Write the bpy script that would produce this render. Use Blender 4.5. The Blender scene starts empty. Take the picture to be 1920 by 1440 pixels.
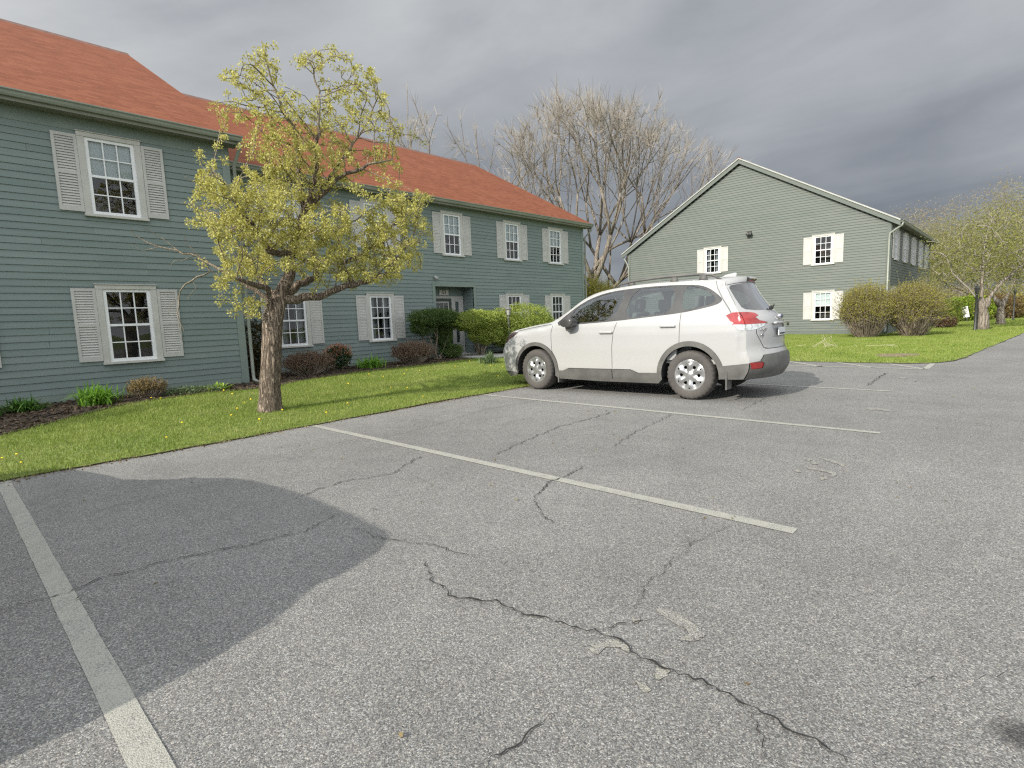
# tuning
EXPOSURE = 0.75
SUN_E = 3.4
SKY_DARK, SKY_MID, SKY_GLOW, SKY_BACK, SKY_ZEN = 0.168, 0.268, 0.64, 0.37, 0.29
ASPH = 0.83
SID1, SID2 = (0.140, 0.182, 0.172), (0.180, 0.222, 0.211)
GAB1, GAB2 = (0.094, 0.115, 0.103), (0.132, 0.146, 0.130)
ROOFC = ((0.105, 0.034, 0.017), (0.172, 0.055, 0.026), (0.235, 0.083, 0.042))
CARW = (0.335, 0.338, 0.336)
DENOISE = False
import bpy, bmesh, math, random
import numpy as np
from mathutils import Vector, Matrix, Quaternion
from mathutils.geometry import delaunay_2d_cdt

rnd = random.Random(7)
rng = np.random.default_rng(11)
R = math.radians
scene = bpy.context.scene
COL = scene.collection
scene.cycles.use_denoising = DENOISE
scene.cycles.filter_width = 1.25
scene.cycles.max_bounces = 8
scene.cycles.transparent_max_bounces = 12

# ------------------------------------------------------------------ nodes
def new_mat(name):
    m = bpy.data.materials.new(name)
    m.use_nodes = True
    nt = m.node_tree
    b = nt.nodes['Principled BSDF']
    return m, nt, b

def nd(nt, kind, ins=None, **props):
    n = nt.nodes.new(kind)
    for k, v in props.items():
        setattr(n, k, v)
    if ins:
        for k, v in ins.items():
            s = n.inputs[k]
            if isinstance(v, bpy.types.NodeSocket):
                nt.links.new(v, s)
            else:
                s.default_value = v
    return n

def c4(c):
    return (c[0], c[1], c[2], 1.0)

def noise(nt, vec, scale, detail=4.0, rough=0.55, dist=0.0):
    return nd(nt, 'ShaderNodeTexNoise', {'Vector': vec, 'Scale': scale, 'Detail': detail, 'Roughness': rough, 'Distortion': dist})

def ramp(nt, fac, stops):
    n = nd(nt, 'ShaderNodeValToRGB', {'Fac': fac})
    cr = n.color_ramp
    while len(cr.elements) > 1:
        cr.elements.remove(cr.elements[-1])
    cr.elements[0].position = stops[0][0]
    cr.elements[0].color = c4(stops[0][1])
    for p, c in stops[1:]:
        e = cr.elements.new(p)
        e.color = c4(c)
    return n.outputs['Color']

def mixc(nt, f, a, b, mode='MIX'):
    n = nd(nt, 'ShaderNodeMix', data_type='RGBA', blend_type=mode)
    for idx, v in ((0, f), (6, a), (7, b)):
        if isinstance(v, bpy.types.NodeSocket):
            nt.links.new(v, n.inputs[idx])
        else:
            n.inputs[idx].default_value = v if idx == 0 else c4(v)
    return n.outputs[2]

def mth(nt, op, a, b=0.0, clamp=False):
    n = nd(nt, 'ShaderNodeMath', operation=op, use_clamp=clamp)
    for i, v in ((0, a), (1, b)):
        if isinstance(v, bpy.types.NodeSocket):
            nt.links.new(v, n.inputs[i])
        else:
            n.inputs[i].default_value = v
    return n.outputs[0]

def objco(nt, scale=(1, 1, 1), rot=(0, 0, 0)):
    tc = nd(nt, 'ShaderNodeTexCoord')
    mp = nd(nt, 'ShaderNodeMapping', {'Vector': tc.outputs['Object'], 'Scale': scale, 'Rotation': rot})
    return mp.outputs['Vector']

def bump(nt, b, height, strength=0.3, dist=0.01):
    n = nd(nt, 'ShaderNodeBump', {'Height': height, 'Strength': strength, 'Distance': dist})
    nt.links.new(n.outputs['Normal'], b.inputs['Normal'])

def noisy(name, c1, c2, scale=6.0, rough=0.6, metal=0.0, stretch=(1, 1, 1), bstr=0.0, bscale=60.0, spec=0.5, fine=0.0, coat=0.0):
    m, nt, b = new_mat(name)
    v = objco(nt, stretch)
    f = noise(nt, v, scale).outputs['Fac']
    col = ramp(nt, f, [(0.33, c1), (0.67, c2)])
    if fine:
        f2 = noise(nt, v, scale * 9, 3).outputs['Fac']
        k = nd(nt, 'ShaderNodeMapRange', {'Value': f2, 'From Min': 0.3, 'From Max': 0.7, 'To Min': 1 - fine, 'To Max': 1 + fine}).outputs[0]
        col = nd(nt, 'ShaderNodeVectorMath', {0: col, 1: nd(nt, 'ShaderNodeCombineXYZ', {0: k, 1: k, 2: k}).outputs[0]}, operation='MULTIPLY').outputs[0]
    nt.links.new(col, b.inputs['Base Color'])
    b.inputs['Roughness'].default_value = rough
    b.inputs['Metallic'].default_value = metal
    b.inputs['Specular IOR Level'].default_value = spec
    b.inputs['Coat Weight'].default_value = coat
    if bstr:
        h = noise(nt, objco(nt), bscale, 4).outputs['Fac']
        bump(nt, b, h, bstr)
    return m

# leaf: diffuse + translucent, each leaf its own shade
def leafmat(name, cols, trans=0.35, nscale=1.2, rough=0.6):
    m, nt, b = new_mat(name)
    g = nd(nt, 'ShaderNodeNewGeometry')
    v = objco(nt)
    n1 = noise(nt, v, nscale, 3).outputs['Fac']
    f = mth(nt, 'ADD', mth(nt, 'MULTIPLY', g.outputs['Random Per Island'], 0.65), mth(nt, 'MULTIPLY', mth(nt, 'SUBTRACT', n1, 0.32), 0.95), True)
    col = ramp(nt, f, [(i / max(1, len(cols) - 1), c) for i, c in enumerate(cols)])
    nt.links.new(col, b.inputs['Base Color'])
    b.inputs['Roughness'].default_value = rough
    b.inputs['Specular IOR Level'].default_value = 0.25
    tr = nd(nt, 'ShaderNodeBsdfTranslucent', {'Color': col})
    mx = nd(nt, 'ShaderNodeMixShader', {0: trans, 1: b.outputs[0], 2: tr.outputs[0]})
    nt.links.new(mx.outputs[0], nt.nodes['Material Output'].inputs['Surface'])
    return m

# ------------------------------------------------------------------ objects
LOC = {}
def thing(name, label, cat, loc=(0, 0, 0), rotz=0.0, group=None, kind=None):
    o = bpy.data.objects.new(name, None)
    COL.objects.link(o)
    o.location = loc
    o.rotation_euler = (0, 0, rotz)
    o.empty_display_size = 0.2
    tag(o, label, cat, group, kind)
    return o

def tag(o, label=None, cat=None, group=None, kind=None):
    if label: o['label'] = label
    if cat: o['category'] = cat
    if group: o['group'] = group
    if kind: o['kind'] = kind
    return o

def link(name, me, parent=None, kind=None):
    o = bpy.data.objects.new(name, me)
    COL.objects.link(o)
    if parent is not None: o.parent = parent
    if kind: o['kind'] = kind
    return o

def kids(o):
    return [c for c in ALLKIDS() if c.parent == o]

def ALLKIDS():
    return list(COL.objects)

def copy_tree(o, parent=None, every=None):
    every = every or ALLKIDS()
    c = o.copy()
    COL.objects.link(c)
    if parent is not None: c.parent = parent
    for ch in [k for k in every if k.parent == o]:
        copy_tree(ch, c, every)
    return c

def mesh_np(name, V, F, mats, smooth=False, mi=None):
    V = np.asarray(V, dtype=np.float32); F = np.asarray(F, dtype=np.int32)
    me = bpy.data.meshes.new(name)
    me.vertices.add(len(V)); me.vertices.foreach_set('co', V.ravel())
    k = F.shape[1]
    me.loops.add(F.size); me.loops.foreach_set('vertex_index', F.ravel())
    me.polygons.add(len(F)); me.polygons.foreach_set('loop_start', np.arange(0, F.size, k, dtype=np.int32))
    if smooth: me.polygons.foreach_set('use_smooth', np.ones(len(F), dtype=bool))
    for m in mats: me.materials.append(m)
    if mi is not None: me.polygons.foreach_set('material_index', np.asarray(mi, dtype=np.int32))
    me.update(calc_edges=True)
    return me

class MB:
    def __init__(s): s.v = []; s.f = []; s.m = []
    def add(s, vs, fs, mi=0):
        o = len(s.v); s.v.extend(tuple(p) for p in vs)
        for f in fs: s.f.append(tuple(i + o for i in f)); s.m.append(mi)
        return s
    def quad(s, a, b, c, d, mi=0): return s.add([a, b, c, d], [(0, 1, 2, 3)], mi)
    def box(s, x0, y0, z0, x1, y1, z1, mi=0):
        return s.add([(x0, y0, z0), (x1, y0, z0), (x1, y1, z0), (x0, y1, z0), (x0, y0, z1), (x1, y0, z1), (x1, y1, z1), (x0, y1, z1)],
                     [(0, 3, 2, 1), (4, 5, 6, 7), (0, 1, 5, 4), (1, 2, 6, 5), (2, 3, 7, 6), (3, 0, 4, 7)], mi)
    def prism(s, poly, axis, c0, c1, mi=0):
        n = len(poly)
        def P(a, b, c): return (c, a, b) if axis == 0 else ((a, c, b) if axis == 1 else (a, b, c))
        vs = [P(a, b, c0) for a, b in poly] + [P(a, b, c1) for a, b in poly]
        fs = [(i, (i + 1) % n, n + (i + 1) % n, n + i) for i in range(n)] + [tuple(range(n))[::-1], tuple(range(n, 2 * n))]
        return s.add(vs, fs, mi)
    def tube(s, pts, radii, n=6, mi=0, cap=True):
        pts = [Vector(p) for p in pts]
        if not hasattr(radii, '__len__'): radii = [radii] * len(pts)
        vs = []; u = None
        for i, p in enumerate(pts):
            d = (pts[min(i + 1, len(pts) - 1)] - pts[max(i - 1, 0)])
            if d.length < 1e-9: d = Vector((0, 0, 1))
            d.normalize()
            if u is None:
                u = d.orthogonal().normalized()
            else:
                u = (u - d * u.dot(d))
                u = u.normalized() if u.length > 1e-6 else d.orthogonal().normalized()
            w = d.cross(u)
            for k in range(n):
                a = 2 * math.pi * k / n
                vs.append(p + (u * math.cos(a) + w * math.sin(a)) * radii[i])
        fs = []
        for i in range(len(pts) - 1):
            for k in range(n):
                fs.append((i * n + k, i * n + (k + 1) % n, (i + 1) * n + (k + 1) % n, (i + 1) * n + k))
        if cap and n > 2:
            fs.append(tuple(range(n))[::-1]); fs.append(tuple(range((len(pts) - 1) * n, len(pts) * n)))
        return s.add(vs, fs, mi)
    def lathe(s, prof, n=24, axis=2, mi=0, c=(0, 0, 0)):
        vs = []
        for r, h in prof:
            for k in range(n):
                a = 2 * math.pi * k / n
                p = (r * math.cos(a), r * math.sin(a), h)
                if axis == 0: p = (h, p[0], p[1])
                if axis == 1: p = (p[0], h, p[1])
                vs.append((p[0] + c[0], p[1] + c[1], p[2] + c[2]))
        fs = []
        for i in range(len(prof) - 1):
            for k in range(n):
                fs.append((i * n + k, i * n + (k + 1) % n, (i + 1) * n + (k + 1) % n, (i + 1) * n + k))
        return s.add(vs, fs, mi)
    def mesh(s, name, mats, smooth=False, bevel=0.0, seg=2):
        me = bpy.data.meshes.new(name)
        me.from_pydata(s.v, [], s.f)
        for m in (mats if isinstance(mats, (list, tuple)) else [mats]): me.materials.append(m)
        me.polygons.foreach_set('material_index', s.m)
        bm = bmesh.new(); bm.from_mesh(me)
        if bevel:
            bmesh.ops.bevel(bm, geom=[e for e in bm.edges if len(e.link_faces) == 2 and e.calc_face_angle(0) > 0.5], offset=bevel, segments=seg, affect='EDGES', profile=0.5)
        bmesh.ops.recalc_face_normals(bm, faces=bm.faces)
        bm.to_mesh(me); bm.free()
        if smooth: me.polygons.foreach_set('use_smooth', [True] * len(me.polygons))
        me.update()
        return me
    def build(s, name, mats, parent=None, smooth=False, bevel=0.0, seg=2, kind=None):
        return link(name, s.mesh(name, mats, smooth, bevel, seg), parent, kind)

# ------------------------------------------------------------------ 2-D patches cut exactly along outlines
def inpoly(p, poly):
    x, y = p; c = False; n = len(poly); j = n - 1
    for i in range(n):
        xi, yi = poly[i]; xj, yj = poly[j]
        if (yi > y) != (yj > y) and x < (xj - xi) * (y - yi) / (yj - yi) + xi: c = not c
        j = i
    return c

def dens(poly, h, closed=True):
    out = []; n = len(poly)
    for i in range(n if closed else n - 1):
        a = poly[i]; b = poly[(i + 1) % n]
        L = math.hypot(b[0] - a[0], b[1] - a[1]); k = max(1, int(L / h))
        for q in range(k): out.append((a[0] + (b[0] - a[0]) * q / k, a[1] + (b[1] - a[1]) * q / k))
    if not closed: out.append(poly[-1])
    return out

def band(line, w):
    L = []; Rr = []
    for i, p in enumerate(line):
        a = line[max(0, i - 1)]; b = line[min(len(line) - 1, i + 1)]
        d = math.hypot(b[0] - a[0], b[1] - a[1]) or 1
        nx, ny = -(b[1] - a[1]) / d * w / 2, (b[0] - a[0]) / d * w / 2
        L.append((p[0] + nx, p[1] + ny)); Rr.append((p[0] - nx, p[1] - ny))
    return L + Rr[::-1]

def smoothpoly(pts, it=2, closed=True):
    for _ in range(it):
        o = []; n = len(pts)
        rngi = range(n) if closed else range(n - 1)
        if not closed: o.append(pts[0])
        for i in rngi:
            a = pts[i]; b = pts[(i + 1) % n]
            o.append((a[0] * .75 + b[0] * .25, a[1] * .75 + b[1] * .25)); o.append((a[0] * .25 + b[0] * .75, a[1] * .25 + b[1] * .75))
        if not closed: o.append(pts[-1])
        pts = o
    return pts

def cdt_patch(outline, feats, h, hg=None):
    """outline: closed polygon; feats: [(label, polygon)] in priority order. Returns verts2d and {label: tris}."""
    V = []; E = []
    def loop(poly):
        s = len(V); d = dens(poly, h); n = len(d)
        V.extend(d); E.extend((s + i, s + (i + 1) % n) for i in range(n))
    loop(outline)
    for lb, p in feats: loop(p)
    arr = np.array(V)
    x0, y0 = arr.min(0); x1, y1 = arr.max(0)
    hg = hg or h
    gx = np.arange(x0 + hg * .37, x1, hg); gy = np.arange(y0 + hg * .41, y1, hg)
    G = np.stack(np.meshgrid(gx, gy), -1).reshape(-1, 2)
    keep = np.ones(len(G), bool)
    for i in range(0, len(arr), 400):
        d = np.abs(G[:, None, :] - arr[None, i:i + 400, :]).max(2).min(1)
        keep &= d > hg * .45
    for p in G[keep]:
        if inpoly(p, outline): V.append((float(p[0]), float(p[1])))
    vs, es, fs, _, _, _ = delaunay_2d_cdt([Vector(p) for p in V], E, [], 0, 1e-5)
    out = {}
    boxes = [(lb, p, min(q[0] for q in p), max(q[0] for q in p), min(q[1] for q in p), max(q[1] for q in p)) for lb, p in feats]
    for f in fs:
        if len(f) != 3: continue
        c = ((vs[f[0]][0] + vs[f[1]][0] + vs[f[2]][0]) / 3, (vs[f[0]][1] + vs[f[1]][1] + vs[f[2]][1]) / 3)
        if not inpoly(c, outline): continue
        lab = 'base'
        for lb, p, a0, a1, b0, b1 in boxes:
            if a0 <= c[0] <= a1 and b0 <= c[1] <= b1 and inpoly(c, p): lab = lb; break
        out.setdefault(lab, []).append(tuple(f))
    return [(v[0], v[1]) for v in vs], out
# ------------------------------------------------------------------ camera
CR, CD, CF = Vector((0.684, -0.728, -0.037)), Vector((-0.11, -0.053, -0.992)), Vector((0.721, 0.683, -0.117))
CF.normalize(); CR = (CR - CF * CR.dot(CF)).normalized(); CD = CF.cross(CR)
if CD.z > 0: CD = -CD
cam = bpy.data.objects.new('camera', bpy.data.cameras.new('camera'))
COL.objects.link(cam)
M = Matrix.Identity(4)
for i in range(3):
    M[i][0] = CR[i]; M[i][1] = -CD[i]; M[i][2] = -CF[i]
M[0][3], M[1][3], M[2][3] = 0, 0, 1.2
cam.matrix_world = M
cam.data.sensor_width = 36; cam.data.lens = 36 * 1022.16 / 1920
cam.data.clip_start = 0.05; cam.data.clip_end = 4000
scene.camera = cam
scene.view_settings.view_transform = 'Standard'
scene.view_settings.look = 'None'
scene.view_settings.exposure = EXPOSURE
scene.view_settings.gamma = 1.0

# ------------------------------------------------------------------ light
SUN_EL, SUN_AZ = R(31.0), R(2.0)                  # sun stands over -X, a touch behind the front walls
sdir = Vector((-math.cos(SUN_EL) * math.cos(SUN_AZ), math.cos(SUN_EL) * math.sin(SUN_AZ), math.sin(SUN_EL)))
sl = bpy.data.lights.new('sun', 'SUN'); sl.energy = SUN_E; sl.angle = R(0.5); sl.color = (1.0, 0.93, 0.82)
so = bpy.data.objects.new('sun', sl); COL.objects.link(so)
so.rotation_euler = (-sdir).to_track_quat('-Z', 'Y').to_euler()
so.location = (-20, 0, 30)

w = bpy.data.worlds.new('World'); scene.world = w; w.use_nodes = True
nt = w.node_tree
bg = nt.nodes['Background']
sky = nd(nt, 'ShaderNodeTexSky', sky_type='NISHITA', sun_disc=False, sun_elevation=SUN_EL, sun_rotation=R(-88.0), air_density=1.0, dust_density=1.5)
nt.links.new(sky.outputs[0], bg.inputs['Color']); bg.inputs['Strength'].default_value = 0.08
tc = nd(nt, 'ShaderNodeTexCoord')
dvec = tc.outputs['Generated']
sx = nd(nt, 'ShaderNodeSeparateXYZ', {0: dvec})
zz = mth(nt, 'ADD', mth(nt, 'MAXIMUM', sx.outputs['Z'], 0.0), 0.24)
px = mth(nt, 'DIVIDE', sx.outputs['X'], zz); py = mth(nt, 'DIVIDE', sx.outputs['Y'], zz)
uv = nd(nt, 'ShaderNodeCombineXYZ', {0: px, 1: py, 2: 0.37}).outputs[0]
uvr = nd(nt, 'ShaderNodeMapping', {'Vector': uv, 'Rotation': (0, 0, R(40)), 'Scale': (0.85, 1.1, 1.0), 'Location': (0.3, 1.1, 0)}).outputs[0]
n1 = noise(nt, uvr, 1.3, 7, 0.52, 0.25).outputs['Fac']
n2 = noise(nt, uvr, 0.55, 3, 0.5, 0.2).outputs['Fac']
az = mth(nt, 'ARCTAN2', sx.outputs['Y'], sx.outputs['X']); rr_ = mth(nt, 'DIVIDE', 1.0, zz)
n3 = noise(nt, nd(nt, 'ShaderNodeCombineXYZ', {0: mth(nt, 'MULTIPLY', az, 1.5), 1: mth(nt, 'ADD', mth(nt, 'MULTIPLY', rr_, 1.9), mth(nt, 'MULTIPLY', az, -0.8)), 2: 0.6}).outputs[0], 1.5, 6, 0.55, 0.5).outputs['Fac']
# clouds are brightest round the sun and at the zenith, darkest in the storm bank away from it
sdot = nd(nt, 'ShaderNodeVectorMath', {0: dvec, 1: tuple(sdir)}, operation='DOT_PRODUCT').outputs['Value']
base = nd(nt, 'ShaderNodeMapRange', {'Value': sdot, 'From Min': -0.9, 'From Max': 0.15, 'To Min': SKY_DARK, 'To Max': SKY_MID}).outputs[0]
elev = nd(nt, 'ShaderNodeMapRange', {'Value': sx.outputs['Z'], 'From Min': 0.08, 'From Max': 0.50, 'To Min': 0.84, 'To Max': 1.26}).outputs[0]
base = mth(nt, 'MULTIPLY', base, elev)
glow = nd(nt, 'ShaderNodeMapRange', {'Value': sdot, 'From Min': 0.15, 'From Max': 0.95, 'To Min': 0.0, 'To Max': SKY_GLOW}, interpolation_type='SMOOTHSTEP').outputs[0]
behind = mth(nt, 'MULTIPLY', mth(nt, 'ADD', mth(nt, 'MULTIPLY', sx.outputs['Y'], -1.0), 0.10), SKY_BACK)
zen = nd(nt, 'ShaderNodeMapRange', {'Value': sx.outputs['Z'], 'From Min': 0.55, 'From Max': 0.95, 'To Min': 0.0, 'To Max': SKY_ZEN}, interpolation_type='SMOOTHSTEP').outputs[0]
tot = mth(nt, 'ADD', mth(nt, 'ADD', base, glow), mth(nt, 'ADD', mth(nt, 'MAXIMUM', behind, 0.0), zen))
tex = mth(nt, 'ADD', mth(nt, 'MULTIPLY', mth(nt, 'SUBTRACT', n1, 0.5), 0.98), mth(nt, 'ADD', mth(nt, 'MULTIPLY', mth(nt, 'SUBTRACT', n2, 0.5), 0.75), mth(nt, 'MULTIPLY', mth(nt, 'SUBTRACT', n3, 0.5), 0.75)))
val = mth(nt, 'MULTIPLY', tot, mth(nt, 'MAXIMUM', mth(nt, 'ADD', 1.0, tex), 0.45))
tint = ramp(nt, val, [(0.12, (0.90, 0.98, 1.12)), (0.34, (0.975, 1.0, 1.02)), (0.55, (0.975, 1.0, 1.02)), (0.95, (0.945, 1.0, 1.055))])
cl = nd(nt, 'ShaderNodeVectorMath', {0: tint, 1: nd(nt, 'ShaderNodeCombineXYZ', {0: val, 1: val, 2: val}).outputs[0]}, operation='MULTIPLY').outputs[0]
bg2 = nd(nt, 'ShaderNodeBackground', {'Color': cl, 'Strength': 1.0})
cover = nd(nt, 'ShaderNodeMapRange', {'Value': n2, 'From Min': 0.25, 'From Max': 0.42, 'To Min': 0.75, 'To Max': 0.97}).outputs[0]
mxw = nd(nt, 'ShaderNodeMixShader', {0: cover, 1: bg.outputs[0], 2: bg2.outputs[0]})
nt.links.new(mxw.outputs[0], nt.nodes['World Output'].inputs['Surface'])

# ------------------------------------------------------------------ materials
def asphalt_mat():
    m, nt, b = new_mat('asphalt')
    v = objco(nt)
    vo = nd(nt, 'ShaderNodeTexVoronoi', {'Vector': v, 'Scale': 250.0, 'Randomness': 1.0}, feature='F1')
    vb = nd(nt, 'ShaderNodeTexVoronoi', {'Vector': v, 'Scale': 165.0, 'Randomness': 1.0}, feature='F1')
    sep = nd(nt, 'ShaderNodeSeparateColor', {0: vo.outputs['Color']})
    sep2 = nd(nt, 'ShaderNodeSeparateColor', {0: vb.outputs['Color']})
    k = 1.0
    st = ramp(nt, sep.outputs[0], [(0.0, (0.045, 0.046, 0.048)), (0.3, (0.115, 0.115, 0.116)), (0.6, (0.20, 0.199, 0.194)), (0.85, (0.31, 0.31, 0.30)), (1.0, (0.58, 0.575, 0.555))])
    st2 = ramp(nt, sep2.outputs[1], [(0.0, (0.09, 0.09, 0.093)), (0.55, (0.19, 0.188, 0.183)), (0.9, (0.27, 0.26, 0.24)), (1.0, (0.47, 0.46, 0.43))])
    col = mixc(nt, 0.45, st, st2)
    warm = mixc(nt, sep.outputs[2], (0.97, 1.0, 1.03), (1.05, 1.0, 0.93))
    col = mixc(nt, 1.0, col, warm, 'MULTIPLY')
    big = noise(nt, v, 0.35, 5, 0.6).outputs['Fac']
    mid = noise(nt, v, 2.6, 5, 0.6).outputs['Fac']
    mul = mth(nt, 'ADD', mth(nt, 'MULTIPLY', big, 0.75), mth(nt, 'MULTIPLY', mid, 0.42))
    mul = mth(nt, 'ADD', mul, 0.42)
    # worn pale strip along the lawn edge and an oil stain by the lane, both lying in the surface itself
    sp = nd(nt, 'ShaderNodeSeparateXYZ', {0: v})
    edge = nd(nt, 'ShaderNodeMapRange', {'Value': mth(nt, 'ADD', sp.outputs['Y'], mth(nt, 'MULTIPLY', mid, 0.9)), 'From Min': 5.6, 'From Max': 6.7, 'To Min': 0.0, 'To Max': 0.14}).outputs[0]
    dist = nd(nt, 'ShaderNodeVectorMath', {0: v, 1: (1.95, -0.06, 0.0)}, operation='DISTANCE').outputs['Value']
    oil = nd(nt, 'ShaderNodeMapRange', {'Value': mth(nt, 'ADD', dist, mth(nt, 'MULTIPLY', mid, 0.06)), 'From Min': 0.07, 'From Max': 0.12, 'To Min': 0.62, 'To Max': 0.0}).outputs[0]
    mul = mth(nt, 'SUBTRACT', mth(nt, 'ADD', mul, edge), oil)
    mul = mth(nt, 'MULTIPLY', mul, ASPH)
    col = nd(nt, 'ShaderNodeVectorMath', {0: col, 1: nd(nt, 'ShaderNodeCombineXYZ', {0: mul, 1: mul, 2: mul}).outputs[0]}, operation='MULTIPLY').outputs[0]
    nt.links.new(col, b.inputs['Base Color'])
    b.inputs['Roughness'].default_value = 0.88; b.inputs['Specular IOR Level'].default_value = 0.3
    h = mth(nt, 'ADD', mth(nt, 'MULTIPLY', vo.outputs['Distance'], -1.0), mth(nt, 'MULTIPLY', mid, 0.25))
    bump(nt, b, h, 0.4, 0.005)
    return m

def paint_mat(name, cov0, cov1, c=(0.56, 0.55, 0.46)):
    # road paint worn through to the stones
    m, nt, b = new_mat(name)
    v = objco(nt)
    vo = nd(nt, 'ShaderNodeTexVoronoi', {'Vector': v, 'Scale': 250.0}, feature='F1')
    sep = nd(nt, 'ShaderNodeSeparateColor', {0: vo.outputs['Color']})
    mid = noise(nt, v, 9.0, 5, 0.65).outputs['Fac']
    f = mth(nt, 'ADD', mth(nt, 'MULTIPLY', sep.outputs[1], 0.5), mth(nt, 'MULTIPLY', mid, 0.9))
    cov = nd(nt, 'ShaderNodeMapRange', {'Value': f, 'From Min': cov0, 'From Max': cov1}).outputs[0]
    st = ramp(nt, sep.outputs[0], [(0.0, (0.06, 0.06, 0.06)), (0.6, (0.16, 0.16, 0.155)), (1.0, (0.36, 0.35, 0.33))])
    col = mixc(nt, cov, st, c)
    nt.links.new(col, b.inputs['Base Color']); b.inputs['Roughness'].default_value = 0.8
    bump(nt, b, mth(nt, 'MULTIPLY', vo.outputs['Distance'], -1.0), 0.5, 0.005)
    return m

def siding_mat(name, c1, c2, streak):
    m, nt, b = new_mat(name)
    v = objco(nt, (0.7, 0.7, 9.0))
    f = noise(nt, v, 1.6, 5, 0.6).outputs['Fac']
    g = nd(nt, 'ShaderNodeNewGeometry')
    f2 = noise(nt, objco(nt, (1, 1, 1)), 0.5, 4, 0.6).outputs['Fac']
    fac = mth(nt, 'ADD', mth(nt, 'MULTIPLY', f, 0.75), mth(nt, 'ADD', mth(nt, 'MULTIPLY', f2, 0.25), mth(nt, 'MULTIPLY', mth(nt, 'SUBTRACT', g.outputs['Random Per Island'], 0.5), streak)))
    col = ramp(nt, fac, [(0.28, c1), (0.72, c2)])
    nt.links.new(col, b.inputs['Base Color']); b.inputs['Roughness'].default_value = 0.62
    b.inputs['Specular IOR Level'].default_value = 0.35
    h = noise(nt, objco(nt, (6, 6, 90)), 4.0, 4).outputs['Fac']
    bump(nt, b, h, 0.12, 0.004)
    return m

def shingle_mat(name, cols):
    m, nt, b = new_mat(name)
    v = objco(nt, (1.0, 1.14, 0.0))
    br = nd(nt, 'ShaderNodeTexBrick', {'Vector': v, 'Color1': c4((0, 0, 0)), 'Color2': c4((1, 1, 1)), 'Mortar': c4((0.5, 0.5, 0.5)), 'Scale': 1.0, 'Mortar Size': 0.006, 'Bias': 0.0, 'Brick Width': 0.22, 'Row Height': 0.14}, offset=0.5, squash=1.0)
    sepc = nd(nt, 'ShaderNodeSeparateColor', {0: br.outputs['Color']}).outputs[0]
    n = noise(nt, v, 0.9, 4).outputs['Fac']
    n2 = noise(nt, v, 14.0, 3).outputs['Fac']
    f = mth(nt, 'ADD', mth(nt, 'MULTIPLY', sepc, 0.34), mth(nt, 'ADD', mth(nt, 'MULTIPLY', n, 0.36), mth(nt, 'MULTIPLY', n2, 0.42)))
    col = ramp(nt, f, [(0.15, cols[0]), (0.5, cols[1]), (0.9, cols[2])])
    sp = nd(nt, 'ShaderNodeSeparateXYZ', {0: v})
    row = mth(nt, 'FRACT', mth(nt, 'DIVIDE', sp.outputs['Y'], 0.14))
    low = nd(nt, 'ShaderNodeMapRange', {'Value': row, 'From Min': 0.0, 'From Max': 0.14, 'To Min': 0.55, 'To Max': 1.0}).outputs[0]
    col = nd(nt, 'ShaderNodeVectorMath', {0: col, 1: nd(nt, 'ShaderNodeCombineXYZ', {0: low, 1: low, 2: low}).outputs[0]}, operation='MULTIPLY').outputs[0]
    nt.links.new(col, b.inputs['Base Color']); b.inputs['Roughness'].default_value = 0.9
    b.inputs['Specular IOR Level'].default_value = 0.2
    bump(nt, b, mth(nt, 'ADD', mth(nt, 'SUBTRACT', 1.0, row), mth(nt, 'MULTIPLY', n2, 0.5)), 0.5, 0.012)
    return m

def glass_mat(name, tint, refl=1.0, rough=0.01):
    m, nt, b = new_mat(name)
    nt.nodes.remove(b)
    fr = nd(nt, 'ShaderNodeFresnel', {'IOR': 1.52})
    wob = noise(nt, objco(nt), 2.5, 2).outputs['Fac']
    bp = nd(nt, 'ShaderNodeBump', {'Height': wob, 'Strength': 0.02, 'Distance': 0.05})
    gl = nd(nt, 'ShaderNodeBsdfGlossy', {'Color': c4((1, 1, 1)), 'Roughness': rough, 'Normal': bp.outputs['Normal']})
    tr = nd(nt, 'ShaderNodeBsdfTransparent', {'Color': c4(tint)})
    f = mth(nt, 'MULTIPLY', fr.outputs[0], refl, True)
    mx = nd(nt, 'ShaderNodeMixShader', {0: f, 1: tr.outputs[0], 2: gl.outputs[0]})
    nt.links.new(mx.outputs[0], nt.nodes['Material Output'].inputs['Surface'])
    return m

MT = {}
MT['asphalt'] = asphalt_mat()
MT['paint'] = paint_mat('worn_paint', 0.26, 0.80, (0.315, 0.31, 0.27))
MT['paint2'] = paint_mat('very_worn_paint', 0.60, 1.12, (0.32, 0.30, 0.235))
MT['crack'] = noisy('crack', (0.006, 0.006, 0.006), (0.03, 0.028, 0.025), 25, 1.0)
MT['wing_siding'] = siding_mat('green_siding', SID1, SID2, 0.26)
MT['gable_siding'] = siding_mat('weathered_siding', GAB1, GAB2, 0.16)
MT['trim_green'] = noisy('green_trim', (0.155, 0.20, 0.18), (0.185, 0.225, 0.20), 3, 0.55, fine=0.06)
MT['gutter'] = noisy('gutter_paint', (0.20, 0.225, 0.19), (0.26, 0.275, 0.235), 2, 0.4, fine=0.06)
MT['soffit'] = noisy('soffit_paint', (0.16, 0.17, 0.13), (0.20, 0.20, 0.16), 2, 0.6)
MT['trim_beige'] = noisy('beige_trim', (0.40, 0.395, 0.365), (0.47, 0.465, 0.43), 3, 0.55, fine=0.05)
MT['shutter'] = noisy('shutter_paint', (0.39, 0.385, 0.365), (0.455, 0.45, 0.425), 3, 0.6, fine=0.05)
MT['sash'] = noisy('white_sash', (0.66, 0.67, 0.68), (0.74, 0.75, 0.76), 5, 0.4)
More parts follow.
